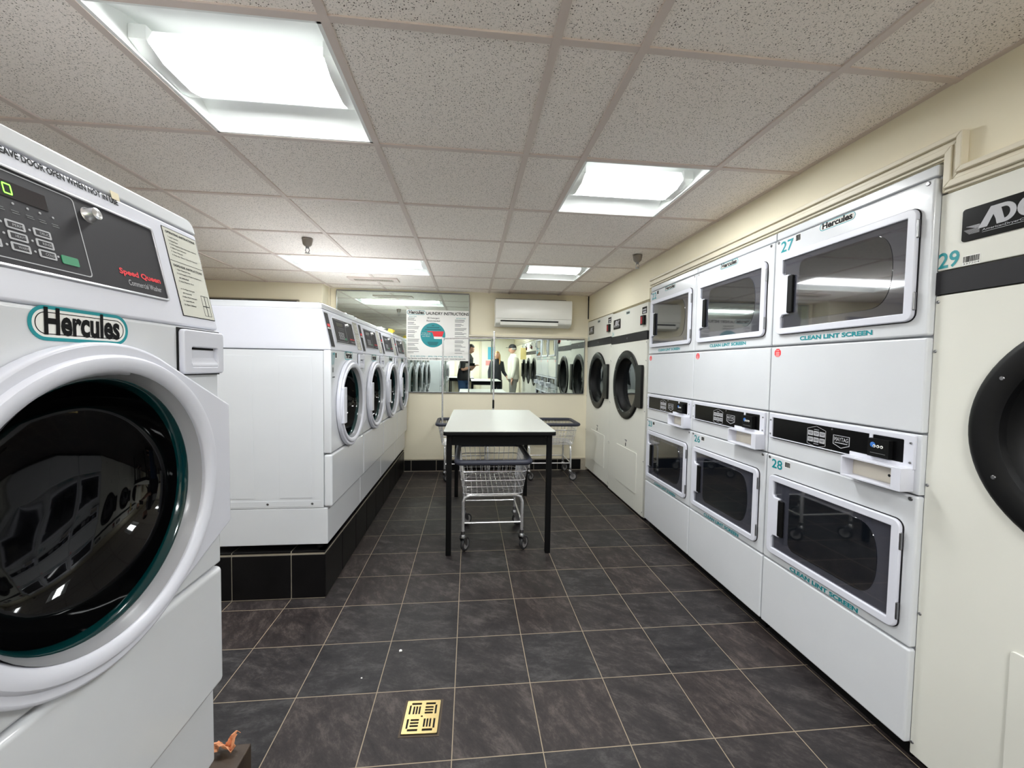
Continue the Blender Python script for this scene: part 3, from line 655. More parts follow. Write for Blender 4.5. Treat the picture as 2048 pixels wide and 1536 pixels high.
# ------------------------------------------------------------------ fixtures, vent, sprinklers
def fixture(cx, ry, label, power=1.0, grp='recessed ceiling lights'):
    x0, x1, y0, y1 = colx(cx[0]) + .012, colx(cx[1]) - .012, rowy(ry[0]) + .011, rowy(ry[1]) - .011
    mx, my = (x0 + x1) / 2, (y0 + y1) / 2; w2, d2 = (x1 - x0) / 2, (y1 - y0) / 2
    t = thing('ceiling_light', label, 'ceiling light', (mx, my, HC - .004), 0, grp)
    # vaulted white reflector: rises from both long edges towards the middle
    pr = []
    for i in range(17):
        s = -1 + 2 * i / 16; pr.append((s * d2, .004 + .105 * (1 - abs(s) ** 2.2)))
    out = [(y, z + .004) for y, z in pr][::-1]
    G().prism(pr + out, -w2, w2, 'x').build('reflector', REFL, t)
    for s in (-1, 1): G().prism(pr, s * w2 - .002, s * w2 + .002, 'x').build('end_plate', REFL, t)
    g = G()
    for sx in (-1, 1): g.box(sx * w2 - .012 if sx > 0 else -w2, w2 if sx > 0 else -w2 + .012, -d2, d2, .0, .006)
    for sy in (-1, 1): g.box(-w2, w2, sy * d2 - (.008 if sy > 0 else 0), sy * d2 + (.008 if sy < 0 else 0), .0, .006)
    g.build('rim', REFL, t)
    # curved lit basket between two end brackets
    bw, bd = w2 - .05, .125
    arc = [(-bd, .034)] + [(-bd + 2 * bd * i / 12, .010 + .020 * abs(-1 + i / 6) ** 2.2) for i in range(13)] + [(bd, .034)]
    G().prism(arc[1:-1], -bw, bw, 'x').build('diffuser', LITS[power], t)
    G().prism([(-bd - .003, .0285), (bd + .003, .0285), (bd - .02, .072), (-bd + .02, .072)], -bw, bw, 'x').build('diffuser_side', GLOW, t)
    for sx in (-1, 1):
        g = G(); xa, xb = (bw, w2 - .003) if sx > 0 else (-w2 + .003, -bw)
        g.prism([(-bd - .006, .07), (-bd - .006, .03), (-bd * .5, .008), (bd * .5, .008), (bd + .006, .03), (bd + .006, .07)], xa, xb, 'x'); g.build('end_bracket', REFL, t)
    return t
LBL = ['large lit ceiling light at top left above the nearest washers', 'lit square ceiling light at upper right above the aisle', 'wide lit ceiling light over the back row of washers', 'small lit ceiling light nearest the back wall on the right',
       'ceiling light behind the viewer over the round-door dryers', 'ceiling light behind the viewer over the near washers', 'unseen ceiling light near the rear door, strengthened to brighten the rear wall', 'ceiling light to the left beyond the nearest washer', 'ceiling light far left behind the viewer']
for (cx, ry), lb, pw in zip(FIX, LBL, (1.3, 1.2, 0.7, 0.5, 1.7, 1.7, 4.0, 1.7, 1.7)): fixture(cx, ry, lb, pw)  # rear door light is unseen, its power raised to brighten the mirrored wall

t = thing('ceiling_vent', 'small rectangular air vent in the ceiling behind the wide light', 'vent', (-1.005, 4.46, HC - .0115))
G().box(-.25, .25, -.09, .09, .0035, .0100).build('collar', GRID, t)
G().holes([rrect(-.25, .25, -.09, .09, .004, 2), rrect(-.20, .20, -.04, .04, .002, 2)], .005, -.002, flat=Matrix.Identity(4)).build('frame', GRID, t)
g = G().box(-.2, .2, -.04, .04, .004, .006); g.build('backing', DARKH, t)
g = G()
for i in range(22): g.box(-.198 + .0186 * i, -.191 + .0186 * i, -.04, .04, -.002, .004)
g.build('slat', mat('vent_slat_paint', (170, 162, 146), .5), t)
for x, y, lb in ((-1.163, 3.11, 'grey sprinkler head hanging from ceiling before the wide light'), (1.306, 3.15, 'grey sprinkler head hanging near the right wall above the stacked dryers')):
    t = thing('fire_sprinkler', lb, 'sprinkler', (x, y, HC - .005), 0, 'ceiling sprinklers')
    G().lathe([(.036, 0), (.036, -.008), (.03, -.040), (.018, -.052), (.0001, -.054)], (0, 0, 0), 24, 'z').build('cup', mat('sprinkler_grey', (140, 132, 124), .4, metal=.4), t)
    g = G().lathe([(.0001, -.05), (.012, -.05), (.012, -.066), (.007, -.068), (.0001, -.068)], (0, 0, 0), 12, 'z')
    g.tube([(.009, 0, -.066), (.014, 0, -.08), (.004, 0, -.098)], .0028, 6).tube([(-.009, 0, -.066), (-.014, 0, -.08), (-.004, 0, -.098)], .0028, 6)
    g.build('frame_arms', STEEL, t)
    G().lathe([(.0001, -.096), (.017, -.098), (.017, -.101), (.0001, -.101)], (0, 0, 0), 12, 'z').build('deflector', STEEL, t)

# ------------------------------------------------------------------ back wall items
def mirror(label, x0, x1, z0, z1, fr=.012):
    t = thing('wall_mirror', label, 'mirror', ((x0 + x1) / 2, YB - .003, z0), 0, None)
    t.rotation_euler.x = R(0.33)
    w2 = (x1 - x0) / 2; h = z1 - z0
    G().box(-w2, w2, -.010, -.006, 0, h).build('mirror_glass', MIRROR, t, smooth=False)
    g = G()
    for a, b, c, d in ((-w2, w2, -fr, .0), (-w2, w2, h, h + fr), (-w2 - .004, -w2 + .004, 0, h), (w2 - .004, w2 + .004, 0, h)): g.box(a, b, -.016, -.001, c, d)
    g.build('frame', STEEL, t, bevel=.002)
    return t
mirror('tall mirror on back wall behind the laundry instructions sign', -1.555, -.012, .972, 2.150)
mirror('wide low mirror on back wall under the air conditioner', -.004, 1.427, .972, 1.630)
tag(G().box(-.012, 1.425, 5.012, YB, 1.648, 1.672).build('wall_rail', TRIMM, bevel=.003), 'cream wooden rail above the wide mirror', 'rail')
# sign
t = thing('instruction_sign', 'white laundry instructions sign with teal circle taped on tall mirror', 'sign', (-.386, 5.0235, 1.65))
SM = Matrix.Identity(4)
G().slab(-.368, .374, -.300, .303, 0, .004).build('sign_board', WSTICK, t)
g = G(); o = .0045
pill_logo(g, -.362, -.145, .243, .296, o - .0004)
g.m(INK).text('LAUNDRY INSTRUCTIONS', -.135, .368, .246, .282, o, bold=.025)
g.m(TEAL).text('INSTRUCTIONS', -.34, -.25, .215, .229, o, bold=.01).text('INSTRUCCIONES', .22, .335, .205, .219, o, bold=.01)
g.m(INK).text('HE Detergent', -.125, .02, .193, .218, o, bold=.01).text('Recommended', -.13, .025, .165, .186, o, bold=.01)
rnd = random.Random(4)
for a0, a1, zt in ((-.352, -.21, .200), (.205, .35, .19)):
    z = zt; k = 0
    while z > -.215:
        g.m(GREYINK).slab(a0, a0 + (a1 - a0) * rnd.uniform(.45, 1), z, z + .0055, o - .0005, o); k += 1
        z -= .0125 if k % 3 else .025
g.m(TEAL).holes([circ(-.055, .005, .147, 64)], .0006, o - .0002)
g.m(mat('dark_teal_ink', (0, 78, 84), .5))
for z, wd in ((.115, .03), (.092, .15), (.068, .19), (-.085, .13), (-.100, .12), (-.115, .10)): g.slab(-.055 - wd / 2, -.055 + wd / 2, z, z + .008, o + .0005, o + .0009)
g.m(WSTICK).text('It\'s Okay to use', -.185, -.085, .020, .032, o + .001).text('the detergent of', -.195, -.085, .000, .012, o + .001).text('your choice', -.180, -.095, -.02, -.008, o + .001)
g.m(RED).holes([[(-.125, .052), (.075, .052), (.070, .040), (-.115, .040)]], .0008, o + .0006).holes([[(-.065, .042), (.072, .042), (.055, -.012), (-.045, -.012)]], .0008, o + .0008)
g.m(WSTICK).holes([[(-.047, -.012), (.057, -.012), (.052, -.040), (-.040, -.040)]], .0008, o + .0010)
g.m(TEAL).text('(516) 822-5396 • (800) 238-9760  Fax (516) 932-9642', -.32, .305, -.262, -.243, o, bold=.015)
g.m(INK).text('For Service and Refunds: service@hercnet.com • www.hercnet.com', -.35, .335, -.289, -.268, o, bold=.02)
g.build('sign_print', INK, t)
# air conditioner
t = thing('air_conditioner', 'white wall mounted split air conditioner on the back wall', 'air conditioner', (.758, 5.035, 1.772))
prof = [(0, 0), (-.10, 0), (-.165, .035), (-.178, .075), (-.180, .30), (-.165, .318), (0, .322)]
G().prism(prof, -.462, .462, 'x').build('body', ACW, t, bevel=.01, seg=3)
g = G().prism([(-.176, .086), (-.186, .090), (-.190, .12), (-.189, .295), (-.176, .312), (-.170, .312)], -.458, .458, 'x'); g.build('front_cover', ACW, t, bevel=.003)
G().prism([(-.088, -.002), (-.168, .035), (-.180, .068), (-.09, .06)], -.40, .295, 'x').build('outlet_slot', DARKH, t)
G().prism([(-.12, -.004), (-.185, .012), (-.192, .050), (-.186, .050), (-.178, .018), (-.12, .004)], -.405, .290, 'x').build('louver', ACW, t, bevel=.002)
tag(G().box(.305, 1.16, 4.93, YB - .002, 2.096, 2.104).build('mounting_board', WOOD), 'thin brown board edge above the air conditioner', 'board')
# rail / slot on the left part of the back wall
t = thing('wall_track', 'dark metal track on the cream wall behind the washers', 'track', (-2.3, 4.80, 1.975))
G().box(-.9, .42, -.03, -.0005, -.025, .018).build('rail', mat('dull_metal', (140, 132, 118), .5, metal=.5), t, bevel=.003)
G().box(-.88, .40, -.034, -.03, -.008, .003).build('slot', DARKH, t)

# ------------------------------------------------------------------ folding tables
def make_table():
    t = thing('folding_table', '', 'table')
    L2, W2 = .69, .38
    g = G().m(BLACKM).holes([rrect(-W2, W2, -L2, L2, .022, 5)], .024, .829, .002, flat=Matrix.Identity(4)); g.build('edge_band', BLACKM, t)
    G().holes([rrect(-W2 + .002, W2 - .002, -L2 + .002, L2 - .002, .02, 5)], .004, .853, .001, flat=Matrix.Identity(4)).build('tabletop', LAM, t)
    g = G()
    for s in (-1, 1):
        g.box(-.345, .345, s * .625 - .012, s * .625 + .012, .755, .829); g.box(s * .338 - .012, s * .338 + .012, -.62, .62, .755, .829)
    g.build('apron', BLACKM, t, bevel=.002)
    for sx in (-1, 1):
        for sy in (-1, 1):
            x, y = sx * .342, sy * .63
            g = G().box(x - .018, x + .018, y - .018, y + .018, .0, .829); g.build('leg', BLACKM, t, bevel=.004)
    g = G(M=Matrix.Translation((0, -.637, 0)))
    for a in (.318,): g.m(STEEL).disc(a, .812, 0, .003, .002, 8)
    g.build('screw', STEEL, t)
    return t
tb = make_table(); tb.location = (.218, 3.405, 0); tb.rotation_euler.z = R(-.6)
tb['label'] = 'white topped work table with black legs in the middle of the aisle'; tb['group'] = 'work tables'
for x, y, lb in ((.42, -.95, 'white topped work table behind the photographer, in the mirror'), (-.25, -2.85, 'white topped work table near the rear door, in the mirror')):
    c = copy_tree(tb); c.location = (x, y, 0); c['label'] = lb

# ------------------------------------------------------------------ laundry carts
def make_cart(turn=0):
    t = thing('laundry_cart', '', 'cart')
    LX, LY, bx, by = .325, .250, .268, .205
    zr, zb = .645, .415
    rim = rrect(-LX, LX, -LY, LY, .05, 5)
    # rubber bumper: rounded rim of oval section
    G().tube([(x, y, zr) for x, y in rim], .019, 10, True).build('bumper_rim', RUBBER, t)
    g = G(); wr = .0022
    def lerp(s): return (bx + (LX - .012 - bx) * s, by + (LY - .012 - by) * s, zb + (zr - .01 - zb) * s)
    for s, r_ in ((0, .0045), (.24, wr), (.45, .004), (.74, .004)):
        ax, ay, z = lerp(s); g.tube([(x, y, z) for x, y in rrect(-ax, ax, -ay, ay, .04, 4)], r_, 6, True)
    nx, ny = 15, 11
    for i in range(nx):
        u = -1 + 2 * i / (nx - 1)
        for s in (-1, 1):
            g.tube([(u * (bx - .03), s * by, zb), (u * (LX - .045), s * (LY - .012), zr)], wr, 5)
    for i in range(ny):
        u = -1 + 2 * i / (ny - 1)
        for s in (-1, 1):
            g.tube([(s * bx, u * (by - .03), zb), (s * (LX - .012), u * (LY - .045), zr)], wr, 5)
    for i in range(15):
        x = -bx + 2 * bx * (i + .5) / 15; g.tube([(x, -by, zb), (x, by, zb)], wr, 5)
    for i in range(11):
        y = -by + 2 * by * (i + .5) / 11; g.tube([(-bx, y, zb + .003), (bx, y, zb + .003)], wr, 5)
    g.build('wire_basket', CHROME, t)
    q = .205; p = .258
    for s in (-1, 1):                           # bent end hoops
        x = s * (p - .02)
        G().tube([(x, -q, .125), (x, -q, .350), (x, -q + .012, .383), (x, -q + .045, .397), (x, q - .045, .397), (x, q - .012, .383), (x, q, .350), (x, q, .125)], .0115, 10).build('frame_hoop', CHROME, t)
    x = p - .02
    for pth in ([(-x, -q, .200), (x, -q, .200)], [(-x, q, .200), (x, q, .200)], [(-x, -q - .006, .205), (-x, q + .006, .205)], [(x, -q - .006, .205), (x, q + .006, .205)]): G().tube(pth, .0065, 8).build('cross_bar', CHROME, t)
    for sx in (-1, 1):
        for sy in (-1, 1):
            a = R(turn) + R({(-1, -1): 25, (1, -1): -20, (-1, 1): 35, (1, 1): 15}[(sx, sy)])
            cm = Matrix.Translation((sx * x, sy * q, 0)) @ Matrix.Rotation(a, 4, 'Z')
            g = G(M=cm).lathe([(.0001, .150), (.014, .150), (.014, .125), (.020, .118), (.022, .104), (.0001, .100)], (0, 0, 0), 14, 'z')
            for s in (-1, 1): g.prism([(-.020, .106), (.020, .106), (.042, .050), (.034, .040), (.016, .048)], s * .0165 - .0015, s * .0165 + .0015, 'y')
            cs = g.build('caster', STEEL, t)
            w_ = G(M=cm @ Matrix.Translation((.030, 0, .048))); w_.m(TYRE).lathe([(.034, -.012), (.044, -.011), (.048, -.005), (.048, .005), (.044, .011), (.034, .012)], (0, 0, 0), 28, 'out', closed=True)
            w_.m(WHEELG).lathe([(.0001, -.010), (.034, -.009), (.034, .009), (.0001, .010)], (0, 0, 0), 24, 'out'); w_.m(STEEL).lathe([(.0001, -.019), (.008, -.019), (.008, .019), (.0001, .019)], (0, 0, 0), 12, 'out')
            w_.build('wheel', TYRE, cs)
    return t
c1 = make_cart(-65); c1.location = (.172, 3.052, 0); c1.rotation_euler.z = R(90); c1['group'] = 'wire laundry carts'
c1['label'] = 'wire laundry cart parked under the white work table'
c2 = make_cart(15); c2['group'] = 'wire laundry carts'; c2.rotation_euler.z = R(1.5); c2.location = (-.03, 4.765, 0); c2['label'] = 'wire laundry cart with tall chrome hanging rack by the back wall'
c3 = copy_tree(c2); c3.rotation_euler.z = R(-1); c3.location = (.925, 4.765, 0); c3['label'] = 'wire laundry cart without rack by the right end of the back wall'
g = G().m(CHROME)
g.tube([(-.275, .01, .42), (-.275, .01, 1.60)], .0105, 12).tube([(.312, .01, .42), (.312, .01, .80)], .0105, 12).tube([(.312, .01, .90), (.312, .01, 1.700)], .0105, 12)
g.tube([(-.29, .01, 1.600), (.33, .01, 1.622)], .0085, 10).lathe([(.0001, 1.70), (.010, 1.70), (.014, 1.692), (.012, 1.68)], (.312, .01, 0), 12, 'z')
g.lathe([(.0001, 1.612), (.014, 1.612), (.014, 1.59), (.0001, 1.59)], (-.275, .01, 0), 12, 'z').lathe([(.0001, 1.635), (.015, 1.635), (.015, 1.607), (.0001, 1.607)], (.312, .01, 0), 12, 'z')
g.m(BLACKM).tube([(.312, .01, .80), (.312, .01, .90)], .0115, 12)
g.build('hanging_rack', CHROME, c2)

# ------------------------------------------------------------------ drain, crumbs, litter
t = thing('floor_drain', 'square brass floor drain grate in the tiles', 'drain', (-.160, 1.476, 0), R(-2))
G().box(-.071, .071, -.080, .080, -.001, .0012).build('surround', mat('brown_grout', (74, 62, 50), .7), t)
loops = [rrect(-.062, .062, -.071, .071, .003, 2)]
def slot(x0, x1, y0, y1): loops.append([(x0, y0), (x1, y0), (x1, y1), (x0, y1)])
for qx in (-1, 1):
    for qy in (-1, 1):
        sl = []
        if qx * qy > 0: sl += [(.008, .038, .011 + .0125 * i, .019 + .0125 * i) for i in range(3)]
        else: sl += [(.009 + .0105 * i, .0155 + .0105 * i, .010, .045) for i in range(3)]
        sl += [(.044, .051, .010, .050), (.008, .044, .052, .061)]
        for a, b, c, d in sl: slot(min(qx * a, qx * b), max(qx * a, qx * b), min(qy * c, qy * d), max(qy * c, qy * d))
loops.append(circ(0, 0, .004, 12))
G().holes(loops, .003, .0022, flat=Matrix.Identity(4)).build('grate', BRASS, t)
G().box(-.064, .064, -.073, .073, .0012, .0016).build('pit', DARKH, t)
def lump(name, x, y, r, m, seed, z=0, sq=.5):
    bm = bmesh.new(); bmesh.ops.create_icosphere(bm, subdivisions=2, radius=r); rn = random.Random(seed)
    for v in bm.verts: v.co *= rn.uniform(.7, 1.25); v.co.z = v.co.z * sq
    zm = min(v.co.z for v in bm.verts)
    for v in bm.verts: v.co += Vector((x, y, z - zm))
    me = bpy.data.meshes.new(name); bm.to_mesh(me); bm.free(); me.materials.append(m); o = bpy.data.objects.new(name, me); C.objects.link(o); return o
CR = mat('white_lint', (230, 228, 224), .8)
tag(lump('lint_crumb', -.296, 1.838, .007, CR, 1), 'larger white lint crumb on the tiles behind the drain', 'crumb', 'lint crumbs on the floor')
tag(lump('lint_crumb', -.428, 1.688, .0035, CR, 2), 'tiny white lint crumb on the tiles left of the drain', 'crumb', 'lint crumbs on the floor')
# torn snack wrapper on the near plinth
rn = random.Random(11); bm = bmesh.new(); n = 9; grid_v = []
for i in range(n):
    for j in range(n):
        u, v = i / (n - 1), j / (n - 1)
        grid_v.append(bm.verts.new((-.655 + .055 * u + rn.uniform(-.006, .006), 1.088 + .03 * v + rn.uniform(-.004, .004), .273 + .030 * abs(sin(3.3 * u + 2 * v)) * (.4 + u) + rn.uniform(0, .008))))
for i in range(n - 1):
    for j in range(n - 1): bm.faces.new((grid_v[i * n + j], grid_v[(i + 1) * n + j], grid_v[(i + 1) * n + j + 1], grid_v[i * n + j + 1]))
me = bpy.data.meshes.new('crumpled_wrapper'); bm.to_mesh(me); bm.free(); me.materials.append(mat('orange_brown_paper', (206, 140, 100), .6, var=.5, scale=40))
wr_ = bpy.data.objects.new('crumpled_wrapper', me); C.objects.link(wr_); so = wr_.modifiers.new('s', 'SOLIDIFY'); so.thickness = .0012
tag(wr_, 'crumpled orange brown wrapper on the dark ledge by the nearest washer', 'wrapper')
YEL = mat('yellow_cloth', (226, 196, 70), .7)
tag(lump('cleaning_cloth', -.84, 4.50, .038, YEL, 8, 1.6205, .7), 'crumpled yellow cloth lying on top of the far washers', 'cloth')

# ------------------------------------------------------------------ beyond the viewer (seen in the mirrors)
t = thing('rear_door', 'cream painted door in the rear wall, seen in the mirror', 'door', (-.05, YF + .002, 0))
G().slab(-.44, .44, 0, 2.08, -.001, .02, Matrix.Rotation(pi, 4, 'Z')).build('door_frame', TRIMM, t, bevel=.004)
dl = G().slab(-.38, .38, .01, 2.02, .02, .045, Matrix.Rotation(pi, 4, 'Z')).build('door_leaf', CREAM, t, bevel=.003)
G().tube([(-.31, .045, 1.0), (-.31, .09, 1.0), (-.22, .09, 1.0)], .01, 8).build('door_handle', STEEL, dl)
def notice(x, y, z0, z1, w2, col, label, rz=pi):
    o = G(M=Matrix.Translation((x, y, 0)) @ Matrix.Rotation(rz, 4, 'Z')).slab(-w2, w2, z0, z1, .0005, .0015).build('paper_notice', mat('paper_%d_%d_%d' % col, col, .7)); tag(o, label, 'notice', 'paper notices in the mirror')
notice(.72, YF, 1.42, 1.83, .12, (96, 190, 222), 'blue paper notice on the rear wall, reflected beside the woman')
notice(.62, YF, 1.22, 1.38, .09, (240, 160, 160), 'pink paper notice below the blue one, in the mirror')
notice(1.392, -.58, 1.42, 1.72, .074, (226, 206, 140), 'yellow paper notice hanging at a round-door dryer, in the mirror')

SKIN = mat('skin', (208, 160, 136), .5, var=.05)
def skin_obj(name, nodes, edges, m, parent=None, sub=2):
    me = bpy.data.meshes.new(name); me.from_pydata([n[0] for n in nodes], edges, []); o = bpy.data.objects.new(name, me); C.objects.link(o)
    if parent: o.parent = parent
    md = o.modifiers.new('skin', 'SKIN'); md.use_smooth_shade = True; md.branch_smoothing = .6
    if not me.skin_vertices: me.skin_vertices.new()
    for i, n in enumerate(nodes):
        r = n[1]; sv = me.skin_vertices[0].data[i]; sv.radius = (r, r) if not isinstance(r, tuple) else r; sv.use_root = (i == 0)
    s = o.modifiers.new('sub', 'SUBSURF'); s.levels = sub; s.render_levels = sub
    me.materials.append(m); return o
def person(loc, rz, h, label, shirt, trousers, hair, J, long_hair=False, cap=None, band=None, female=False):
    """J: local joints, X = person's left..right axis (+X left hand of viewer behind), +Y = facing direction."""
    t = thing('person', label, 'person', loc, rz)
    L = J.get('fwd', 0); k = h / 1.75; S = lambda p: (p[0] * k, p[1] * k, p[2] * k)
    sw = .185 if not female else .165
    P = {'pel': (0, 0, .98), 'wst': (0, .0, 1.10), 'cst': (0, .01 + .3 * L, 1.28), 'nkb': (0, .65 * L, 1.46), 'nk': (0, .02, 1.53)}
    nodes = []; edges = []; idx = {}
    def add(n, p, r, prev=None):
        idx[n] = len(nodes); nodes.append((S(p), tuple(x * k for x in r) if isinstance(r, tuple) else r * k))
        if prev is not None: edges.append((idx[prev], idx[n]))
    add('pel', P['pel'], (.135, .105)); add('wst', P['wst'], (.125, .095), 'pel'); add('cst', P['cst'], (.15, .11), 'wst'); add('nkb', P['nkb'], .066, 'cst'); add('nk', (0, .015 + .85 * L, 1.54), .055, 'nkb')
    for s, nm in ((-1, 'R'), (1, 'L')):
        add('sh' + nm, (s * sw, .6 * L, 1.405), .050, 'nkb'); add('el' + nm, J['el' + nm], .044, 'sh' + nm); add('wr' + nm, J['wr' + nm], .028, 'el' + nm)
        e, w_ = Vector(J['el' + nm]), Vector(J['wr' + nm]); d = (w_ - e).normalized(); add('pa' + nm, tuple(w_ + d * .055), (.040, .02), 'wr' + nm)
        side = d.cross(Vector((0, 0, 1)));
        if side.length < .1: side = Vector((1, 0, 0))
        side.normalize(); nrm = side.cross(d)
        base = w_ + d * .085
        for i in range(4):
            off = side * (.030 - .020 * i); ln = (.058, .068, .072, .06)[i]
            add('f%s%d' % (nm, i), tuple(base + off), .0095, 'pa' + nm); add('g%s%d' % (nm, i), tuple(base + off + d * ln * .5 - nrm * .012), .009, 'f%s%d' % (nm, i)); add('h%s%d' % (nm, i), tuple(base + off + d * ln * .8 - nrm * .035), .008, 'g%s%d' % (nm, i))
        add('t' + nm, tuple(w_ + d * .045 + side * .04), .011, 'pa' + nm); add('u' + nm, tuple(w_ + d * .085 + side * .055), .009, 't' + nm)
        add('hp' + nm, (s * .09, 0, .93), .092, 'pel'); add('kn' + nm, J.get('kn' + nm, (s * .10, .02, .50)), .058, 'hp' + nm); add('an' + nm, J.get('an' + nm, (s * .11, -.01, .09)), .038, 'kn' + nm)
        a = Vector(J.get('an' + nm, (s * .11, -.01, .09))); add('to' + nm, (a.x, a.y + .15, .04), .035, 'an' + nm)
    body = skin_obj('body', nodes, edges, SKIN, t)
    # head: egg-shaped mesh with brow, nose, chin, ears and eyes
    bm = bmesh.new(); bmesh.ops.create_uvsphere(bm, u_segments=24, v_segments=18, radius=1)
    for v in bm.verts:
        x, y, z = v.co; jaw = 1 - .28 * max(0, -z) ; v.co = Vector((x * .076 * jaw, y * .095 * (1 - .12 * max(0, -z)) + .012 * max(0, -z), z * .115))
        if y > .9 and -.45 < z < .05 and abs(x) < .22: v.co.y += .022 * (1 - abs(x) / .22) * (.6 + abs(z))
        if y > .8 and -.1 < z < .25 and .2 < abs(x) < .55: v.co.y -= .006
    hp = Vector((0, .035 + J.get('fwd', 0), 1.645)); hr = Matrix.Translation(hp) @ Matrix.Rotation(J.get('head', 0), 4, 'Z') @ Matrix.Rotation(R(J.get('nod', 0)), 4, 'X')
    for s in (-1, 1):
        bmesh.ops.create_uvsphere(bm, u_segments=8, v_segments=6, radius=.022, matrix=Matrix.Translation((s * .076, -.005, -.01)) @ Matrix.Diagonal((.4, .8, 1.3, 1)))
    for v in bm.verts: v.co = (hr @ v.co) * k
    me = bpy.data.meshes.new('head'); bm.to_mesh(me); bm.free(); me.materials.append(SKIN); ho = bpy.data.objects.new('head', me); C.objects.link(ho); ho.parent = t
    me.polygons.foreach_set('use_smooth', [True] * len(me.polygons))
    HM = Matrix.Scale(k, 4) @ hr
    g = G(M=HM).m(INK)
    for s in (-1, 1): g.add([(s * .030 + .011 * cos(2 * pi * i / 8), .0905, .018 + .006 * sin(2 * pi * i / 8)) for i in range(8)] + [(s * .030, .0935, .018)], [(i, (i + 1) % 8, 8) for i in range(8)])
    g.m(mat('lips', (170, 96, 88), .5)).box(-.018, .018, .078, .0885, -.062, -.054)
    g.build('face_features', INK, ho)
    # hair
    bm = bmesh.new(); bmesh.ops.create_uvsphere(bm, u_segments=24, v_segments=16, radius=1)
    dele = [v for v in bm.verts if (v.co.y > .35 and v.co.z < .45) or v.co.z < -.35]
    bmesh.ops.delete(bm, geom=dele, context='VERTS')
    for v in bm.verts: v.co = (hr @ Vector((v.co.x * .085, v.co.y * .105 - .004, v.co.z * .125 + .004))) * k
    me = bpy.data.meshes.new('hair'); bm.to_mesh(me); bm.free(); me.materials.append(hair); hh = bpy.data.objects.new('hair', me); C.objects.link(hh); hh.parent = t
    md = hh.modifiers.new('s', 'SOLIDIFY'); md.thickness = .01
    me.polygons.foreach_set('use_smooth', [True] * len(me.polygons))
    if long_hair:
        g = G(M=Matrix.Scale(k, 4) @ Matrix.Translation(hp) @ Matrix.Rotation(J.get('head', 0), 4, 'Z'))
        for s in (-1, 1):
            g.tube([(s * .055, .0, .07), (s * .082, .0, 0), (s * .085, .01, -.10), (s * .09, .03, -.2), (s * .08, .05, -.29)], [.016, .02, .024, .024, .01], 10)
        g.tube([(0, -.05, .07), (0, -.085, 0), (0, -.085, -.12), (0, -.07, -.24), (0, -.07, -.32)], [.05, .062, .07, .06, .03], 12)
        g.build('long_hair', hair, hh)
    if cap:
        g = G(M=HM); g.lathe([(.0001, .135), (.04, .13), (.075, .105), (.092, .06), (.095, .035)], (0, 0, 0), 24, 'z', M=Matrix.Diagonal((.92, 1.12, 1, 1)))
        g.prism([(-.06, .09), (.06, .09), (.055, .15), (.025, .175), (-.025, .175), (-.055, .15)], .036, .042, 'z'); g.build('cap', cap, t)
    # clothing: lofted shirt and trousers that follow the pose
    bk = J.get('bulk', 1.0)
    def lean(z): return L * max(0, min(1, (z - 1.05) / .5)) * .8
    def loft(g, rings, n=20):
        v = []
        for (x, y, z, rx, ry) in rings: v += [(x + rx * cos(2 * pi * i / n), y + ry * sin(2 * pi * i / n), z) for i in range(n)]
        f = [(a * n + i, a * n + (i + 1) % n, (a + 1) * n + (i + 1) % n, (a + 1) * n + i) for a in range(len(rings) - 1) for i in range(n)]
        return g.add(v, f + [tuple(range(n))[::-1], tuple(range((len(rings) - 1) * n, len(rings) * n))])
    KS = Matrix.Scale(k, 4)
    g = G(M=KS)
    tor = [(.86, .168, .128), (.90, .178, .135), (1.0, .172, .132), (1.12, .165, .126), (1.25, .175, .130), (1.34, .188, .128), (1.40, .196, .118), (1.44, .186, .105), (1.47, .150, .092), (1.50, .098, .078), (1.525, .066, .064)]
    if female: tor = [(z, a * (.86 if 1.0 < z < 1.2 else .92), b * .92) for z, a, b in tor]
    loft(g, [(0, .005 + lean(z), z, a * (bk if z < 1.42 else 1 + (bk - 1) * .5), b * (bk if z < 1.42 else 1 + (bk - 1) * .5)) for z, a, b in tor])
    for s_, nm in ((-1, 'R'), (1, 'L')):
        sh, e, w_ = Vector((s_ * (sw - .01) * (1 + (bk - 1) * .5), .6 * L, 1.405)), Vector(J['el' + nm]), Vector(J['wr' + nm])
        fz = J.get('sleeve', .9); q = e.lerp(w_, fz) if fz > 0 else sh.lerp(e, .85)
        pts = [Vector((s_ * .09, .6 * L, 1.40)), sh, sh.lerp(e, .5)] + ([e, e.lerp(w_, .5), q] if fz > 0 else [q])
        g.tube(pts, ([.07, .078, .064, .056, .048, .040] if fz > 0 else [.07, .078, .066, .062]), 14)
    g.build('shirt', shirt, t)
    g = G(M=KS)
    loft(g, [(0, 0, z, a * (1 + (bk - 1) * .7), b * (1 + (bk - 1) * .7)) for z, a, b in ((.78, .150, .105), (.83, .168, .122), (.90, .166, .124), (.99, .155, .116), (1.02, .152, .112))])
    for s_, nm in ((-1, 'R'), (1, 'L')):
        kn = Vector(J.get('kn' + nm, (s_ * .10, .02, .50))); an = Vector(J.get('an' + nm, (s_ * .11, -.01, .09)))
        hp_ = Vector((s_ * .085, 0, .86)); g.tube([hp_, hp_.lerp(kn, .5), kn, kn.lerp(an, .5), kn.lerp(an, .97)], [.098, .092, .074, .068, .066], 16)
        G(M=KS).prism([(an.y - .07, 0), (an.y + .20, 0), (an.y + .20, .035), (an.y + .06, .09), (an.y - .07, .09)], an.x - .045, an.x + .045, 'x').build('shoe', BLACKM, t, bevel=.012)
    g.build('trousers', trousers, t)
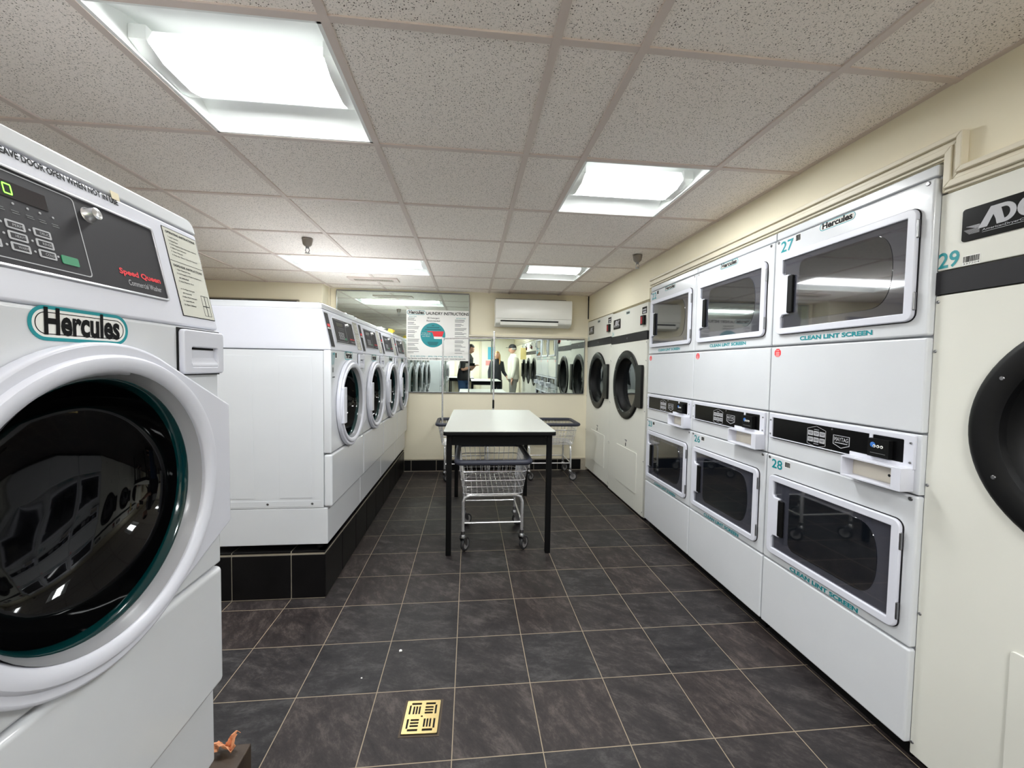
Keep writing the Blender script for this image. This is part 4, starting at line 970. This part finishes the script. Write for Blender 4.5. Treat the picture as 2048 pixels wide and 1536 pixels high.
    if band:
        g = G(M=KS); loft(g, [(0, .005 + lean(z), z, .180 * bk, .138 * bk) for z in (1.16, 1.20, 1.24, 1.29)]); g.build('shirt_band', band, t)
    return t
NAVY = mat('navy_jacket', (24, 28, 40), .5); BLK = mat('black_shirt', (24, 24, 26), .7); DENIM = mat('blue_denim', (42, 72, 108), .8, var=.2, scale=20); CRM = mat('cream_sweatshirt', (228, 226, 212), .8); GRYT = mat('grey_trousers', (150, 148, 142), .8)
BLOND = mat('blond_hair', (190, 150, 96), .6, var=.2, scale=60); DKH = mat('dark_hair', (26, 20, 18), .6); GRYH = mat('grey_hair', (150, 146, 140), .6)
# photographer, just behind the viewpoint, holding a phone up with both hands
ph = person((-.15, -.44, 0), R(-62), 1.76, 'person in black shirt and jeans holding up a phone, mirrored', BLK, DENIM, DKH,
            {'elL': (.16, .12, 1.12), 'wrL': (-.04, .34, 1.225), 'elR': (-.25, .10, 1.12), 'wrR': (-.16, .36, 1.225), 'nod': -20, 'fwd': .16, 'sleeve': -1, 'bulk': 1.12}, band=mat('pale_shirt_panel', (190, 190, 188), .8))
t = thing('mobile_phone', 'dark phone held up by the photographer, seen in the mirror', 'phone', (.055, -.022, 1.27), 0)
G().box(-.075, .075, -.005, .004, -.036, .036).build('body', BLACK, t, bevel=.003)
G().box(-.072, -.045, .004, .0055, .005, .033).build('camera_island', GREYP, t)
person((.80, -2.05, 0), R(-15), 1.64, 'person with long blond hair and navy jacket looking over, in the mirror', NAVY, NAVY, BLOND,
       {'elL': (.22, .02, 1.12), 'wrL': (.26, .20, .98), 'elR': (-.24, .0, 1.12), 'wrR': (-.28, .10, .90), 'head': R(30), 'sleeve': .9}, long_hair=True, female=True)
person((1.19, -1.05, 0), R(90), 1.80, 'person in cream sweatshirt, grey trousers and black cap, in the mirror', CRM, GRYT, GRYH,
       {'elL': (.20, .0, 1.12), 'wrL': (.20, .06, .86), 'elR': (-.20, .0, 1.12), 'wrR': (-.20, .05, .86), 'sleeve': .85, 'bulk': 1.18}, cap=BLK)
